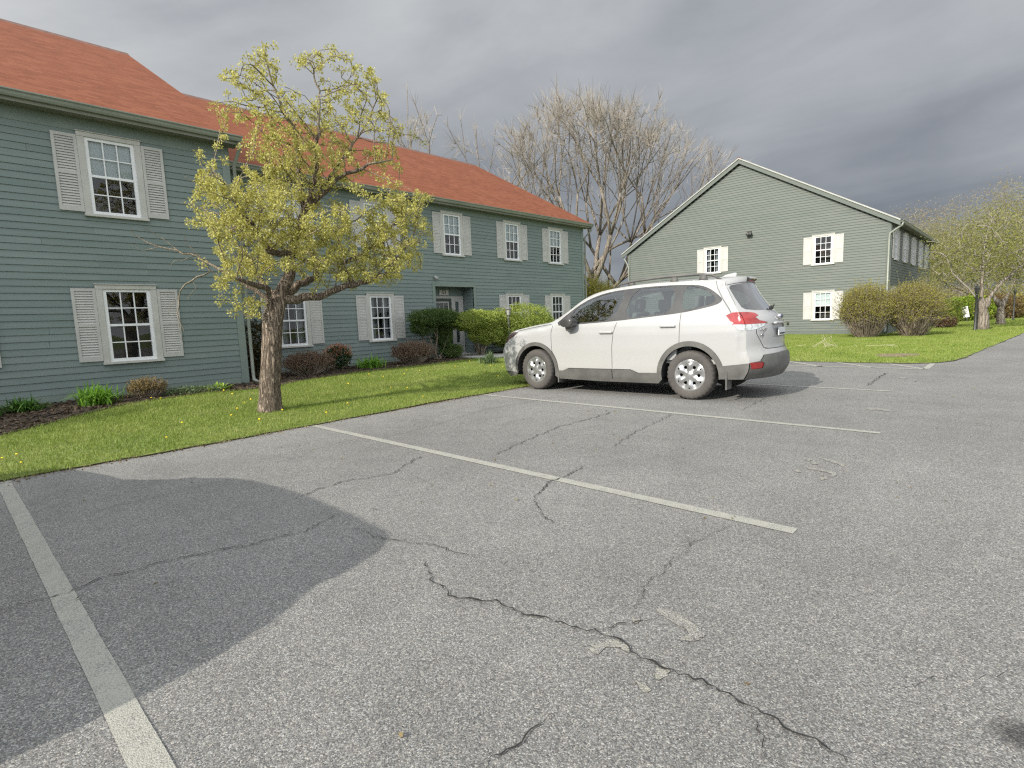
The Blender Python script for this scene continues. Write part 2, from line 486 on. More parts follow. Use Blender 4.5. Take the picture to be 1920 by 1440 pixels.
MT['trim_white'] = noisy('white_trim', (0.36, 0.355, 0.335), (0.43, 0.425, 0.40), 5, 0.5, fine=0.04)
MT['pane'] = glass_mat('window_glass', (0.80, 0.84, 0.85), 1.3)
MT['room'] = noisy('dim_room', (0.035, 0.034, 0.036), (0.075, 0.068, 0.062), 2.2, 0.9)
MT['blind'] = noisy('pale_blind', (0.56, 0.61, 0.60), (0.66, 0.71, 0.70), 2, 0.8, stretch=(1, 1, 8))
MT['curtain'] = noisy('net_curtain', (0.24, 0.25, 0.27), (0.44, 0.45, 0.47), 3, 0.9, stretch=(16, 1, 0.3))
MT['roof'] = shingle_mat('red_shingle', ROOFC)
MT['roof_grey'] = shingle_mat('grey_shingle', ((0.10, 0.10, 0.095), (0.15, 0.15, 0.14), (0.2, 0.2, 0.19)))
MT['ridge'] = noisy('ridge_cap', (0.10, 0.055, 0.045), (0.17, 0.09, 0.07), 8, 0.9)
MT['mulch'] = noisy('mulch', (0.018, 0.013, 0.009), (0.06, 0.04, 0.026), 22, 1.0, bstr=0.9, bscale=40, fine=0.4)
MT['soil'] = noisy('bare_soil', (0.13, 0.095, 0.06), (0.2, 0.15, 0.10), 8, 1.0, bstr=0.6, fine=0.3)
MT['lawn'] = noisy('turf', (0.10, 0.135, 0.03), (0.16, 0.20, 0.045), 1.4, 0.95, bstr=0.5, bscale=30, fine=0.3)
MT['grass'] = leafmat('grass_blades', [(0.09, 0.155, 0.022), (0.16, 0.232, 0.034), (0.23, 0.30, 0.058), (0.29, 0.335, 0.095), (0.38, 0.365, 0.17)], 0.32, 1.1)
MT['dandelion'] = noisy('dandelion', (0.75, 0.52, 0.01), (0.85, 0.65, 0.03), 40, 0.8)
MT['concrete'] = noisy('concrete', (0.33, 0.32, 0.29), (0.42, 0.41, 0.38), 6, 0.85, fine=0.12)
MT['far_field'] = noisy('meadow', (0.075, 0.12, 0.02), (0.12, 0.16, 0.035), 0.2, 1.0)
MT['black_metal'] = noisy('black_metal', (0.02, 0.022, 0.02), (0.035, 0.036, 0.034), 20, 0.45)
MT['grey_metal'] = noisy('grey_metal', (0.10, 0.11, 0.105), (0.15, 0.155, 0.15), 8, 0.5)
MT['lamp_glass'] = noisy('frosted_lamp', (0.30, 0.30, 0.27), (0.45, 0.44, 0.40), 20, 0.25)
MT['sign'] = noisy('sign_board', (0.52, 0.51, 0.47), (0.6, 0.59, 0.55), 8, 0.6)
MT['ink'] = noisy('dark_letters', (0.02, 0.02, 0.02), (0.035, 0.035, 0.035), 20, 0.6)

# ------------------------------------------------------------------ the ground
def sstep(a): a = max(0.0, min(1.0, a)); return a * a * (3 - 2 * a)
def lawn_z(x, y):
    return 0.016 + 0.080 * sstep((y - 6.6) / 5.0) + 0.006 * math.sin(x * 1.3 + y * .7) * math.sin(y * 1.1 - x * .4)
EDGE = [(-40, 5.95), (-6, 6.08), (0.27, 6.22), (1.6, 6.27), (3.13, 6.35), (5.0, 6.42), (6.68, 6.47), (10, 6.6), (13.35, 6.72), (13.58, 6.4), (13.62, 4.0), (13.60, 2.7), (13.68, 1.75), (13.95, 1.30), (14.5, 1.08), (15.4, 0.97), (17.2, 0.86), (22, 0.5), (28, 0.08), (45, -1.2), (120, -7)]
BED = [(-9, 7.9), (-1, 8.3), (0.4, 8.75), (1.3, 9.75), (2.1, 10.45), (3.4, 10.7), (4.3, 10.3), (5.0, 10.9), (6.7, 11.45), (8.4, 11.5), (11.4, 11.9), (14, 12.1), (19.5, 12.4), (19.5, 14.5), (-9, 14.5)]
ground = MB().add([(-900, -900, -0.06), (1200, -900, -0.06), (1200, 1200, -0.06), (-900, 1200, -0.06)], [(0, 1, 2, 3)]).build('ground', MT['far_field'], kind='structure')
lot = [(-40, -25), (120, -25)] + EDGE[::-1]
lot = lot[:2] + [(p[0], p[1] + (0.0 if i in (0, len(EDGE) - 1) else 0.04)) for i, p in enumerate(EDGE[::-1])]
pm = MB(); nlot = len(lot)
pm.add([(x, y, 0.0) for x, y in lot], [tuple(range(nlot))])
pav = pm.build('pavement', MT['asphalt'], kind='structure')
edge_f = dens(EDGE, 0.14, closed=False)
jit = [(x + rnd.uniform(-.012, .012), y + rnd.uniform(-.03, .03) + .025 * math.sin(x * 2.1) * math.sin(x * .7 + 1)) for x, y in edge_f]
lawn_out = jit + [(120, 70), (-40, 70)]
vs, tr = cdt_patch(lawn_out, [], 1.2)
lm = MB(); lm.add([(x, y, lawn_z(x, y)) for x, y in vs], tr['base'])
for a, b in zip(jit[:-1], jit[1:]):
    lm.quad((a[0], a[1], -0.03), (b[0], b[1], -0.03), (b[0], b[1], lawn_z(*b)), (a[0], a[1], lawn_z(*a)), 1)
lm.build('lawn', [MT['lawn'], MT['mulch']], smooth=False, kind='structure')
bedp = smoothpoly(BED, 2)
vs, tr = cdt_patch(bedp, [], 0.6)
MB().add([(x, y, lawn_z(x, y) + 0.012) for x, y in vs], tr['base']).build('planting_bed', MT['mulch'], kind='structure')
dirt = smoothpoly([(15.0, 2.5), (15.3, 2.0), (15.9, 1.75), (16.5, 1.9), (16.4, 2.4), (15.8, 2.75)], 2)
MB().add([(x, y, lawn_z(x, y) + 0.006) for x, y in dirt], [tuple(range(len(dirt)))]).build('bare_soil', MT['soil'], kind='structure')
# entrance walk
MB().box(11.0, 11.3, 0.02, 12.6, 14.9, 0.135).build('path', MT['concrete'], kind='structure')

# painted stall lines and the hatched end bay, each a sheet 4 mm over the pavement
def stripe(a, b, wd, name='stall_line', mat='paint', z=0.004):
    d = Vector((b[0] - a[0], b[1] - a[1])); n = Vector((-d.y, d.x)).normalized() * wd / 2
    k = max(2, int(d.length / 0.12)); m = MB(); L = []; Q = []
    for i in range(k + 1):
        p = Vector(a) + d * i / k
        j1, j2 = rnd.uniform(-.0016, .0016), rnd.uniform(-.0016, .0016)
        L.append((p.x + n.x + j1, p.y + n.y, z)); Q.append((p.x - n.x + j2, p.y - n.y, z))
    m.add(L + Q, [(i, i + 1, k + 2 + i, k + 1 + i) for i in range(k)])
    return m.build(name, MT[mat], kind='structure')
for x in (-2.62, 0.29, 3.10, 6.08, 9.19):
    yt = 6.2 + 0.035 * x
    stripe((x, yt), (x, yt - 5.45 + (0.3 if x > 9 else 0)), 0.09)
for a, b in (((14.0 - .4, 4.0), (12.55, 3.06)), ((13.6, 3.0), (12.6, 2.14)), ((13.55, 2.05), (12.62, 1.34)), ((13.9, 1.36), (12.7, 1.34))):
    stripe(a, b, 0.10, 'hatch_line')
stripe((12.58, 6.3), (12.6, 1.30), 0.10)
PATCH = [[(1.92, 1.05), (1.94, 1.01), (1.92, 0.91), (1.88, 0.82), (1.84, 0.82), (1.79, 0.83), (1.77, 0.88), (1.84, 0.86), (1.87, 0.95), (1.88, 1.01)],
         [(1.50, 1.09), (1.55, 1.11), (1.59, 1.09), (1.63, 1.04), (1.60, 0.97), (1.59, 0.98), (1.59, 1.03), (1.55, 1.06), (1.51, 1.05)],
         [(1.60, 0.86), (1.60, 0.82), (1.52, 0.81), (1.52, 0.85)], [(1.82, 1.10), (1.82, 1.06), (1.77, 1.04), (1.76, 1.07)],
         [(1.47, 0.89), (1.48, 0.84), (1.45, 0.81), (1.43, 0.84)]]
PATCH2 = [[(4.79, 1.17), (4.81, 1.15), (4.78, 1.06), (4.71, 0.95), (4.59, 0.96), (4.66, 0.99), (4.73, 1.08)],
          [(4.68, 1.24), (4.74, 1.21), (4.67, 1.19), (4.63, 1.22)], [(4.62, 1.18), (4.65, 1.14), (4.58, 1.12), (4.56, 1.16)],
          [(4.42, 1.17), (4.48, 1.14), (4.45, 1.10), (4.46, 1.04), (4.43, 0.98), (4.40, 0.94), (4.32, 0.94), (4.27, 0.98), (4.36, 0.97), (4.40, 1.03), (4.41, 1.11)],
          [(4.30, 1.21), (4.38, 1.20), (4.29, 1.15), (4.26, 1.18)], [(4.21, 1.02), (4.29, 0.99), (4.26, 0.97), (4.15, 0.99)]]
PATCH3 = [[(7.52, 1.34), (7.61, 1.27), (7.47, 1.06), (7.35, 1.06), (7.46, 1.22), (7.37, 1.30)], [(11.06, 1.53), (11.03, 1.40), (10.87, 1.38), (10.82, 1.49)]]
for grp in (PATCH, PATCH2, PATCH3[:1], PATCH3[1:]):
    m = MB()
    for p in grp:
        q = [(a + rnd.uniform(-.007, .007), b + rnd.uniform(-.007, .007)) for a, b in dens(smoothpoly(p, 1), .012)]; m.add([(x, y, 0.004) for x, y in q], [tuple(range(len(q)))])
    m.build('stall_number', MT['paint2'], kind='structure')
# cracks
CRK = [[(1.58, 2.15), (1.47, 1.93), (1.44, 1.77), (1.53, 1.60), (1.54, 1.43), (1.57, 1.28), (1.62, 1.15), (1.61, 1.02), (1.59, 0.92), (1.58, 0.81), (1.61, 0.69), (1.58, 0.56), (1.57, 0.45), (1.57, 0.37), (1.53, 0.28)],
       [(-.5, 3.3), (0.01, 3.29), (0.24, 3.21), (0.47, 3.27), (0.81, 3.22), (1.13, 3.10), (1.42, 3.05), (1.70, 3.17)], [(1.61, 2.86), (1.60, 2.70), (1.64, 2.52), (1.73, 2.33), (1.78, 2.01)],
       [(1.65, 4.85), (2.01, 4.85), (2.30, 4.87)], [(1.60, 3.68), (1.77, 3.75), (2.05, 3.80), (2.42, 3.66), (2.70, 3.83), (2.94, 3.92)], [(3.32, 3.41), (3.98, 3.58), (4.69, 3.73), (5.28, 3.71), (5.91, 3.74)],
       [(2.66, 2.36), (3.00, 2.50), (3.26, 2.50), (3.51, 2.55)], [(2.66, 2.36), (2.46, 2.12), (2.38, 1.95)], [(4.21, 2.73), (4.84, 2.88), (5.98, 3.04)], [(1.83, 1.11), (2.01, 1.16), (2.28, 1.19), (2.62, 1.21), (2.98, 1.16)],
       [(0.89, 1.02), (1.00, 1.00), (1.10, 0.99), (1.18, 0.97)], [(1.90, 0.29), (1.99, 0.22), (2.14, 0.10), (2.29, -0.05)], [(1.62, 1.15), (1.72, 1.10), (1.81, 1.03), (1.84, 0.96)], [(9.69, 1.72), (10.44, 1.76), (11.12, 1.79), (11.70, 1.79)],
       [(0.56, 4.60), (0.90, 4.60), (1.48, 4.62)], [(1.58, 0.56), (1.50, 0.50), (1.40, 0.43)], [(4.33, 4.29), (4.65, 4.39), (4.96, 4.36)], [(6.66, 2.48), (7.89, 2.58), (8.51, 2.56)], [(2.51, 3.53), (2.45, 3.25)], [(3.1, 4.9), (3.9, 5.0), (5.0, 5.3), (6.4, 5.2)]]
WID = [1.5, 1.0, .9, .5, 1.2, 1.3, 1.4, .9, 1.1, .5, .8, .35, .7, 1.6, .4, .7, .5, .8, .35, .6]
cm = MB()
for ln, wd in zip(CRK, WID):
    d = dens(ln, 0.022, closed=False); L = []; Q = []; o1 = rnd.uniform(0, 9)
    for i, p in enumerate(d):
        a = d[max(0, i - 1)]; b = d[min(len(d) - 1, i + 1)]
        t = Vector((b[0] - a[0], b[1] - a[1])); n = Vector((-t.y, t.x)).normalized()
        far = 1 + 0.10 * math.hypot(p[0], p[1])
        j = (math.sin(i * .55 + o1) * .006 + rnd.uniform(-.011, .011)) * far
        hw = .0022 * wd * far * rnd.uniform(.25, 1.5) * min(1, .25 + i / 4, .25 + (len(d) - 1 - i) / 4)
        L.append((p[0] + n.x * (j + hw), p[1] + n.y * (j + hw), 0.008)); Q.append((p[0] + n.x * (j - hw), p[1] + n.y * (j - hw), 0.008))
    k = len(d); cm.add(L + Q, [(i, i + 1, k + i + 1, k + i) for i in range(k - 1)])
cm.build('pavement_cracks', MT['crack'], kind='structure')
# ------------------------------------------------------------------ clapboard walls
EXPO = 0.112
def clap(mb, org, u, nrm, L, z0, ztop, opens=(), gable=None, brk=True, lip=.018):
    """lapped boards; org (x,y) of u=0, u along the wall, nrm outward; gable(z) -> (u0,u1) of the row"""
    ux, uy = u; nx, ny = nrm
    def P(s, o, z): return (org[0] + ux * s + nx * o, org[1] + uy * s + ny * o, z)
    k = 0; z = z0
    while z < ztop - 0.01:
        z1 = min(z + EXPO, ztop)
        a, b = (0, L) if gable is None else gable((z + z1) / 2)
        if b - a > 0.05:
            cuts = sorted({a, b} | {c for o in opens for c in (o[0], o[1]) if a < c < b})
            for s0, s1 in zip(cuts[:-1], cuts[1:]):
                mid = (s0 + s1) / 2
                zs = [(z, z1)]
                for o in opens:
                    if o[0] < mid < o[1]:
                        nz = []
                        for p, q in zs:
                            if o[2] > p: nz.append((p, min(q, o[2])))
                            if o[3] < q: nz.append((max(p, o[3]), q))
                        zs = [t for t in nz if t[1] - t[0] > 0.004]
                joints = [s0]
                if brk:
                    t = s0 + rnd.uniform(1.0, 4.5)
                    while t < s1 - 0.6: joints.append(t); t += rnd.uniform(2.4, 4.6)
                joints.append(s1)
                for p, q in zs:
                    f = lambda h: lip - (lip - .004) * (h - z) / EXPO
                    for i, (e0, e1) in enumerate(zip(joints[:-1], joints[1:])):
                        g0 = 0.0015 if i else 0; g1 = 0.0015 if i < len(joints) - 2 else 0
                        dz = rnd.uniform(-.0012, .0012)
                        A, B = e0 + g0, e1 - g1
                        mb.add([P(A, -.01, p + dz), P(B, -.01, p + dz), P(B, f(p), p + dz), P(A, f(p), p + dz), P(B, f(q), q), P(A, f(q), q)],
                               [(0, 1, 2, 3), (3, 2, 4, 5)])
        z = z1; k += 1

# ------------------------------------------------------------------ one window, its parts and sub-parts (outside = -y)
W2, HT = 0.457, 1.385
def win_meshes():
    m = MB()
    t = 0.038
    m.box(-W2, -t, 0.045, -W2 + .10, .02, 1.385 - .075); m.box(W2 - .10, -t, 0.045, W2, .02, 1.385 - .075)
    m.box(-W2, -t - .004, 1.385 - .075, W2, .02, 1.385); m.box(-W2 - .015, -t - .022, 1.385, W2 + .015, .02, 1.40)
    m.box(-W2 - .012, -t - .03, 0.0, W2 + .012, .02, 0.045)
    trim = m.mesh('window', MT['trim_beige'], bevel=.004, seg=1)
    m = MB()
    x = .357
    m.box(-x, -.016, .045, -x + .055, .05, 1.31); m.box(x - .055, -.016, .045, x, .05, 1.31)
    m.box(-x + .055, -.016, 1.262, x - .055, .05, 1.31); m.box(-x + .055, -.016, .045, x - .055, .05, .098)
    m.box(-x + .055, -.010, .665, x - .055, .045, .705)
    for i in (1, 2):
        c = -.302 + .604 * i / 3; m.box(c - .009, .004, .098, c + .009, .024, .665); m.box(c - .009, -.004, .705, c + .009, .018, 1.262)
    for z in ((.098 + .665) / 2, ): m.box(-.302, .0045, z - .009, .302, .0235, z + .009)
    for z in ((.705 + 1.262) / 2, ): m.box(-.302, -.0035, z - .009, .302, .0175, z + .009)
    sash = m.mesh('sash', MT['sash'])
    m = MB(); m.quad((-.302, .026, .098), (.302, .026, .098), (.302, .026, .665), (-.302, .026, .665)); m.quad((-.302, .0205, .705), (.302, .0205, .705), (.302, .0205, 1.262), (-.302, .0205, 1.262))
    pane = m.mesh('pane', MT['pane'])
    m = MB()
    a, b, c, d, e, f = -.35, .35, .06, .60, .05, 1.305
    m.quad((a, d, e), (b, d, e), (b, d, f), (a, d, f)); m.quad((a, c, e), (a, d, e), (a, d, f), (a, c, f)); m.quad((b, d, e), (b, c, e), (b, c, f), (b, d, f))
    m.quad((a, c, f), (b, c, f), (b, d, f), (a, d, f)); m.quad((a, c, e), (b, c, e), (b, d, e), (a, d, e))
    room = m.mesh('room_recess', MT['room'])
    m = MB()
    w, h0, h1 = .335, .068, 1.318
    m.box(0, -.042, h0, .045, -.012, h1); m.box(w - .045, -.042, h0, w, -.012, h1)
    m.box(.045, -.042, h1 - .05, w - .045, -.012, h1); m.box(.045, -.042, h0, w - .045, -.012, h0 + .075); m.box(.045, -.042, .665, w - .045, -.012, .71)
    for z0, z1 in ((h0 + .075, .665), (.71, h1 - .05)):
        n = int((z1 - z0) / .042)
        for i in range(n):
            z = z0 + (i + .5) * (z1 - z0) / n
            m.prism([(-.039, z - .019), (-.032, z - .022), (-.016, z + .015), (-.022, z + .019)], 0, .045, w - .045)
    shut = m.mesh('shutter', MT['shutter'])
    m = MB()
    m.box(0, -.042, h0, .045, -.012, h1); m.box(w - .045, -.042, h0, w, -.012, h1); m.box(.045, -.030, h0 + .075, w - .045, -.012, h1 - .05)
    m.box(.045, -.042, h1 - .05, w - .045, -.012, h1); m.box(.045, -.042, h0, w - .045, -.012, h0 + .075); m.box(.045, -.042, .665, w - .045, -.030, .71)
    for z0, z1 in ((h0 + .075, .665), (.71, h1 - .05)):
        n = int((z1 - z0) / .042)
        for i in range(n):
            z = z0 + (i + .5) * (z1 - z0) / n
            m.prism([(-.0365, z - .016), (-.030, z - .018), (-.030, z + .016), (-.032, z + .016)], 0, .045, w - .045)
    shut2 = m.mesh('shutter', MT['shutter'])
    m = MB(); m.quad((-.30, .056, .66), (.30, .056, .66), (.30, .056, 1.262), (-.30, .056, 1.262)); half = m.mesh('blind', MT['blind'])
    m = MB()
    for s0, s1, zz in ((-.30, -.13, .1), (.10, .30, .1)):
        n = 12; vs = []
        for i in range(n + 1):
            xx = s0 + (s1 - s0) * i / n; yy = .12 + .018 * math.sin(i * 1.9)
            vs += [(xx, yy, zz), (xx, yy, 1.262)]
        m.add(vs, [(2 * i, 2 * i + 2, 2 * i + 3, 2 * i + 1) for i in range(n)])
    cur = m.mesh('curtain', MT['curtain'])
    m = MB()
    n = 24; vs = []
    for i in range(n + 1):
        xx = -.3 + .6 * i / n; yy = .11 + .012 * math.sin(i * 1.7); vs += [(xx, yy, .1), (xx, yy, 1.262)]
    m.add(vs, [(2 * i, 2 * i + 2, 2 * i + 3, 2 * i + 1) for i in range(n)])
    net = m.mesh('net_curtain', MT['curtain'])
    return dict(trim=trim, sash=sash, pane=pane, room=room, shut=shut, shut2=shut2, half=half, cur=cur, net=net)
WM = win_meshes()
def window(parent, x, y, z, rz=0.0, cover=None, hs=1.0, sk='shut2'):
    o = link('window', WM['trim'], parent); o.location = (x, y, z); o.rotation_euler = (0, 0, rz); o.scale = (1, 1, hs)
    link('sash', WM['sash'], o); link('pane', WM['pane'], o); link('room_recess', WM['room'], o)
    a = link('shutter', WM[sk], o); a.location = (-W2 - .337, 0, 0)
    a = link('shutter', WM[sk], o); a.location = (W2 + .002, 0, 0)
    if cover in ('half', 'cur', 'net'): link({'half': 'blind', 'cur': 'curtain', 'net': 'curtain'}[cover], WM[cover], o)
    return o
def hole(xc, z): return (xc - .36, xc + .36, z + .045, z + 1.31)

def gutter_mb(x0, x1, y, z, sgn=-1):
    # K-profile along X hung on the eave, outside = sgn*y
    p = [(0, 0), (0, -.10), (sgn * .05, -.10), (sgn * .07, -.07), (sgn * .08, -.04), (sgn * .105, -.018), (sgn * .105, 0), (sgn * .096, 0), (sgn * .093, -.018), (sgn * .066, -.05), (sgn * .045, -.092), (sgn * .008, -.092), (sgn * .008, 0)]
    return MB().prism([(y + a, z + b) for a, b in p], 0, x0, x1)

def roof_slab(x0, x1, ye, ze, yr, zr, th=.05):
    m = MB(); d = Vector((yr - ye, zr - ze)); n = Vector((-d.y, d.x)).normalized()
    if n.y < 0: n = -n
    a = (ye, ze); b = (yr, zr); a2 = (ye + n.x * th, ze + n.y * th); b2 = (yr, zr + th / max(.3, n.y))
    m.prism([a, b, b2, a2], 0, x0, x1)
    return m

# ------------------------------------------------------------------ the long building with its projecting wing
bld = thing('clapboard_building', 'long dark green clapboard building with orange red shingled roof and white shutters', 'building', (4.45, 13.6, 0))
OX, OY = 4.45, 13.6
def sh(mb):
    mb.v = [(x - OX, y - OY, z) for x, y, z in mb.v]; return mb
YW, YM, XL, XC, XE = 11.75, 13.60, -9.0, 4.45, 18.95
wing_w = [(2.49, .68, None), (2.49, 3.213, 'half'), (-.07, .68, 'net'), (-.07, 3.213, 'half'), (-2.9, .68, 'net'), (-2.9, 3.213, 'half')]
main_w = [(6.36, .70, 'cur'), (8.97, .71, 'cur'), (14.63, .76, None), (17.14, .76, None), (6.30, 3.27, 'half'), (8.97, 3.27, 'half'), (11.81, 3.29, 'half'), (14.62, 3.285, 'half'), (17.08, 3.28, 'half')]
m = MB(); clap(m, (XL, YW), (1, 0), (0, -1), XC - XL, 0.235, 4.60, [(o[0] - XL, o[1] - XL, o[2], o[3]) for o in (hole(a, b) for a, b, c in wing_w)])
m.quad((XL, YW + .012, -.2), (XC, YW + .012, -.2), (XC, YW + .012, .235), (XL, YW + .012, .235))
sh(m).build('wall', MT['wing_siding'], bld)
m = MB(); m.box(XL, YW - .012, -.2, XC - .14, YW + .02, .235); m.box(XL, YW - .014, 4.60, XC - .14, YW + .02, 4.81)
m.box(XC - .14, YW - .024, -.2, XC, YW + .02, 4.81); m.box(XC - .02, YW + .02, -.2, XC + .024, YW + .14, 4.81)
sh(m).build('corner_board', MT['trim_green'], bld)
zr_w = 4.93 + .55 * (18.53 - 11.45)
m = MB()
clap(m, (XC, YW), (0, 1), (1, 0), 25.3 - YW, .12, zr_w - .1, (), lambda z: (0, 25.3 - YW) if z < 4.75 else ((z - 4.75) / .55, 25.3 - YW - (z - 4.75) / .55))
sh(m).build('wall', MT['wing_siding'], bld)
m = MB(); m.quad((XL, 25.3, -.2), (XC, 25.3, -.2), (XC, 25.3, 4.8), (XL, 25.3, 4.8)); m.quad((XL, YW, -.2), (XL, 25.3, -.2), (XL, 25.3, 4.8), (XL, YW, 4.8)); m.add([(XL, YW, 4.8), (XL, 25.3, 4.8), (XL, 18.53, 8.7)], [(0, 1, 2)])
sh(m).build('wall', MT['wing_siding'], bld)
sh(roof_slab(XL - .2, XC + .15, 11.45, 4.93, 18.53, zr_w)).build('roof', MT['roof'], bld)
sh(roof_slab(XL - .2, XC + .15, 25.6, 4.93, 18.53, zr_w)).build('roof', MT['roof'], bld)
m = MB(); m.prism([(18.33, zr_w - .06), (18.53, zr_w + .085), (18.73, zr_w - .06), (18.53, zr_w + .02)], 0, XL - .2, XC + .16); sh(m).build('ridge_cap', MT['ridge'], bld)
m = MB(); m.box(XL, 11.46, 4.80, XC + .13, YW + .02, 4.825); m.box(XL, 11.44, 4.79, XC + .13, 11.462, 4.935); sh(m).build('soffit', MT['soffit'], bld)
# rake boards
def rake(x0, x1, ye, ze, yr, zr, dep=.2):
    m = MB(); m.prism([(ye, ze - dep), (yr, zr - dep), (yr, zr), (ye, ze)], 0, x0, x1); return m
m = rake(XC + .10, XC + .145, 11.45, 4.93, 18.53, zr_w); sh(m).build('rake_board', MT['trim_green'], bld)
sh(gutter_mb(XL, XC + .15, 11.438, 4.945)).build('gutter', MT['gutter'], bld)
m = MB(); m.tube([(XC + .10, 11.39, 4.83), (XC + .10, 11.42, 4.72), (XC + .085, YW - .03, 4.45), (XC + .085, YW - .03, .25), (XC + .085, YW - .05, .16), (XC + .12, YW - .22, .10)], .034, 8); sh(m).build('downspout', MT['gutter'], bld, smooth=True)
# main range
DX0, DX1, DZ = 11.0, 12.63, 2.33
m = MB(); clap(m, (XC, YM), (1, 0), (0, -1), XE - XC, 0.16, 4.66, [(o[0] - XC, o[1] - XC, o[2], o[3]) for o in (hole(a, b) for a, b, c in main_w)] + [(DX0 - XC, DX1 - XC, 0, DZ)])
sh(m).build('wall', MT['wing_siding'], bld)
m = MB(); m.box(XC, YM - .012, -.2, DX0, YM + .02, .16); m.box(DX1, YM - .012, -.2, XE, YM + .02, .16); m.box(XC, YM - .014, 4.66, XE - .14, YM + .02, 4.83)
m.box(XE - .14, YM - .024, .16, XE, YM + .02, 4.83); m.box(XE - .02, YM + .02, -.2, XE + .024, YM + .14, 4.83)
sh(m).build('corner_board', MT['trim_green'], bld)
zr_m = 8.68
m = MB(); clap(m, (XE, YM), (0, 1), (1, 0), 26.4 - YM, .12, zr_m - .1, (), lambda z: (0, 26.4 - YM) if z < 4.8 else ((z - 4.8) / .56, 26.4 - YM - (z - 4.8) / .56)); m.quad((XC, 26.4, -.2), (XE, 26.4, -.2), (XE, 26.4, 4.8), (XC, 26.4, 4.8)); sh(m).build('wall', MT['wing_siding'], bld)
sh(roof_slab(XC + .02, XE + .2, 13.3, 4.95, 20.04, zr_m)).build('roof', MT['roof'], bld)
sh(roof_slab(XC + .02, XE + .2, 26.78, 4.95, 20.04, zr_m)).build('roof', MT['roof'], bld)
m = MB(); m.prism([(19.84, zr_m - .06), (20.04, zr_m + .085), (20.24, zr_m - .06), (20.04, zr_m + .02)], 0, XC + .1, XE + .21); sh(m).build('ridge_cap', MT['ridge'], bld)
m = MB(); m.box(XC + .02, 13.31, 4.82, XE + .18, YM + .02, 4.845); m.box(XC + .02, 13.29, 4.81, XE + .18, 13.312, 4.955); sh(m).build('soffit', MT['soffit'], bld)
m = rake(XE + .15, XE + .195, 13.3, 4.95, 20.04, zr_m); sh(m).build('rake_board', MT['trim_green'], bld)
m = rake(XE + .15, XE + .195, 26.78, 4.95, 20.04, zr_m); sh(m).build('rake_board', MT['trim_green'], bld)
sh(gutter_mb(XC + .2, XE + .22, 13.288, 4.965)).build('gutter', MT['gutter'], bld)
m = MB(); m.tube([(XE + .15, 13.24, 4.85), (XE + .15, 13.27, 4.74), (XE + .09, YM - .03, 4.47), (XE + .09, YM - .03, .2), (XE + .1, YM - .2, .12)], .034, 8); sh(m).build('downspout', MT['gutter'], bld, smooth=True)
for xs, z, c in wing_w: window(bld, xs - OX, YW - OY, z, 0, c, sk='shut')
for xs, z, c in main_w: window(bld, xs - OX, 0, z, 0, c)
# recessed entrance
m = MB(); YB = 14.15
m.quad((DX0, YM - .01, 0), (DX0, YB, 0), (DX0, YB, DZ), (DX0, YM - .01, DZ)); m.quad((DX1, YB, 0), (DX1, YM - .01, 0), (DX1, YM - .01, DZ), (DX1, YB, DZ)); m.quad((DX0, YM - .01, DZ), (DX1, YM - .01, DZ), (DX1, YB, DZ), (DX0, YB, DZ)); m.quad((DX0, YB, 0), (DX1, YB, 0), (DX1, YB, DZ), (DX0, YB, DZ))
for i in range(19): m.box(DX1 - .012, YM + .02, .15 + i * .112, DX1 - .001, YB - .01, .15 + i * .112 + .104); m.box(DX0 + .001, YM + .02, .15 + i * .112, DX0 + .012, YB - .01, .15 + i * .112 + .104)
porch = sh(m).build('entrance_recess', MT['wing_siding'], bld)
m = MB(); m.box(DX0 - .11, YM - .028, .12, DX0, YM + .03, DZ + .11); m.box(DX1, YM - .028, .12, DX1 + .11, YM + .03, DZ + .11); m.box(DX0, YM - .028, DZ, DX1, YM + .03, DZ + .11); sh(m).build('entrance_frame', MT['trim_green'], bld)
m = MB(); m.box(11.17, YB - .06, 1.98, 12.60, YB - .004, 2.055); m.box(11.17, YB - .06, .12, 11.25, YB - .004, 1.98); m.box(12.08, YB - .06, .12, 12.18, YB - .004, 1.98); m.box(12.50, YB - .06, .12, 12.60, YB - .004, 1.98); m.box(12.18, YB - .05, 1.88, 12.50, YB - .004, 1.98); m.box(12.18, YB - .05, .12, 12.25, YB - .004, 1.88); m.box(12.40, YB - .05, .12, 12.50, YB - .004, 1.88); m.box(12.25, YB - .05, .12, 12.40, YB - .004, .5)
sh(m).build('door_frame', MT['trim_white'], bld)
m = MB(); m.box(11.25, YB - .04, .12, 12.08, YB - .006, 1.98); dr = sh(m).build('door', noisy('dark_door', (0.02, 0.032, 0.028), (0.03, 0.045, 0.04), 3, 0.4), bld)
m = MB(); m.box(11.33, YB - .055, 1.84, 11.96, YB - .04, 1.88); m.box(11.33, YB - .055, .95, 11.96, YB - .04, .99); m.box(11.33, YB - .055, .99, 11.37, YB - .04, 1.84); m.box(11.92, YB - .055, .99, 11.96, YB - .04, 1.84); m.box(11.55, YB - .052, .99, 11.565, YB - .041, 1.84); m.box(11.73, YB - .052, .99, 11.745, YB - .041, 1.84); sh(m).build('light_frame', MT['trim_white'], dr)
m = MB(); m.quad((11.37, YB - .0425, .99), (11.92, YB - .0425, .99), (11.92, YB - .0425, 1.84), (11.37, YB - .0425, 1.84)); sh(m).build('pane', MT['pane'], dr)
m = MB(); m.lathe([(.0, -.10), (.022, -.095), (.028, -.08), (.022, -.06), (.012, -.05), (.012, -.04)], 12, 1, 0, (12.02, YB, 1.0)); sh(m).build('handle', MT['grey_metal'], dr, smooth=True)
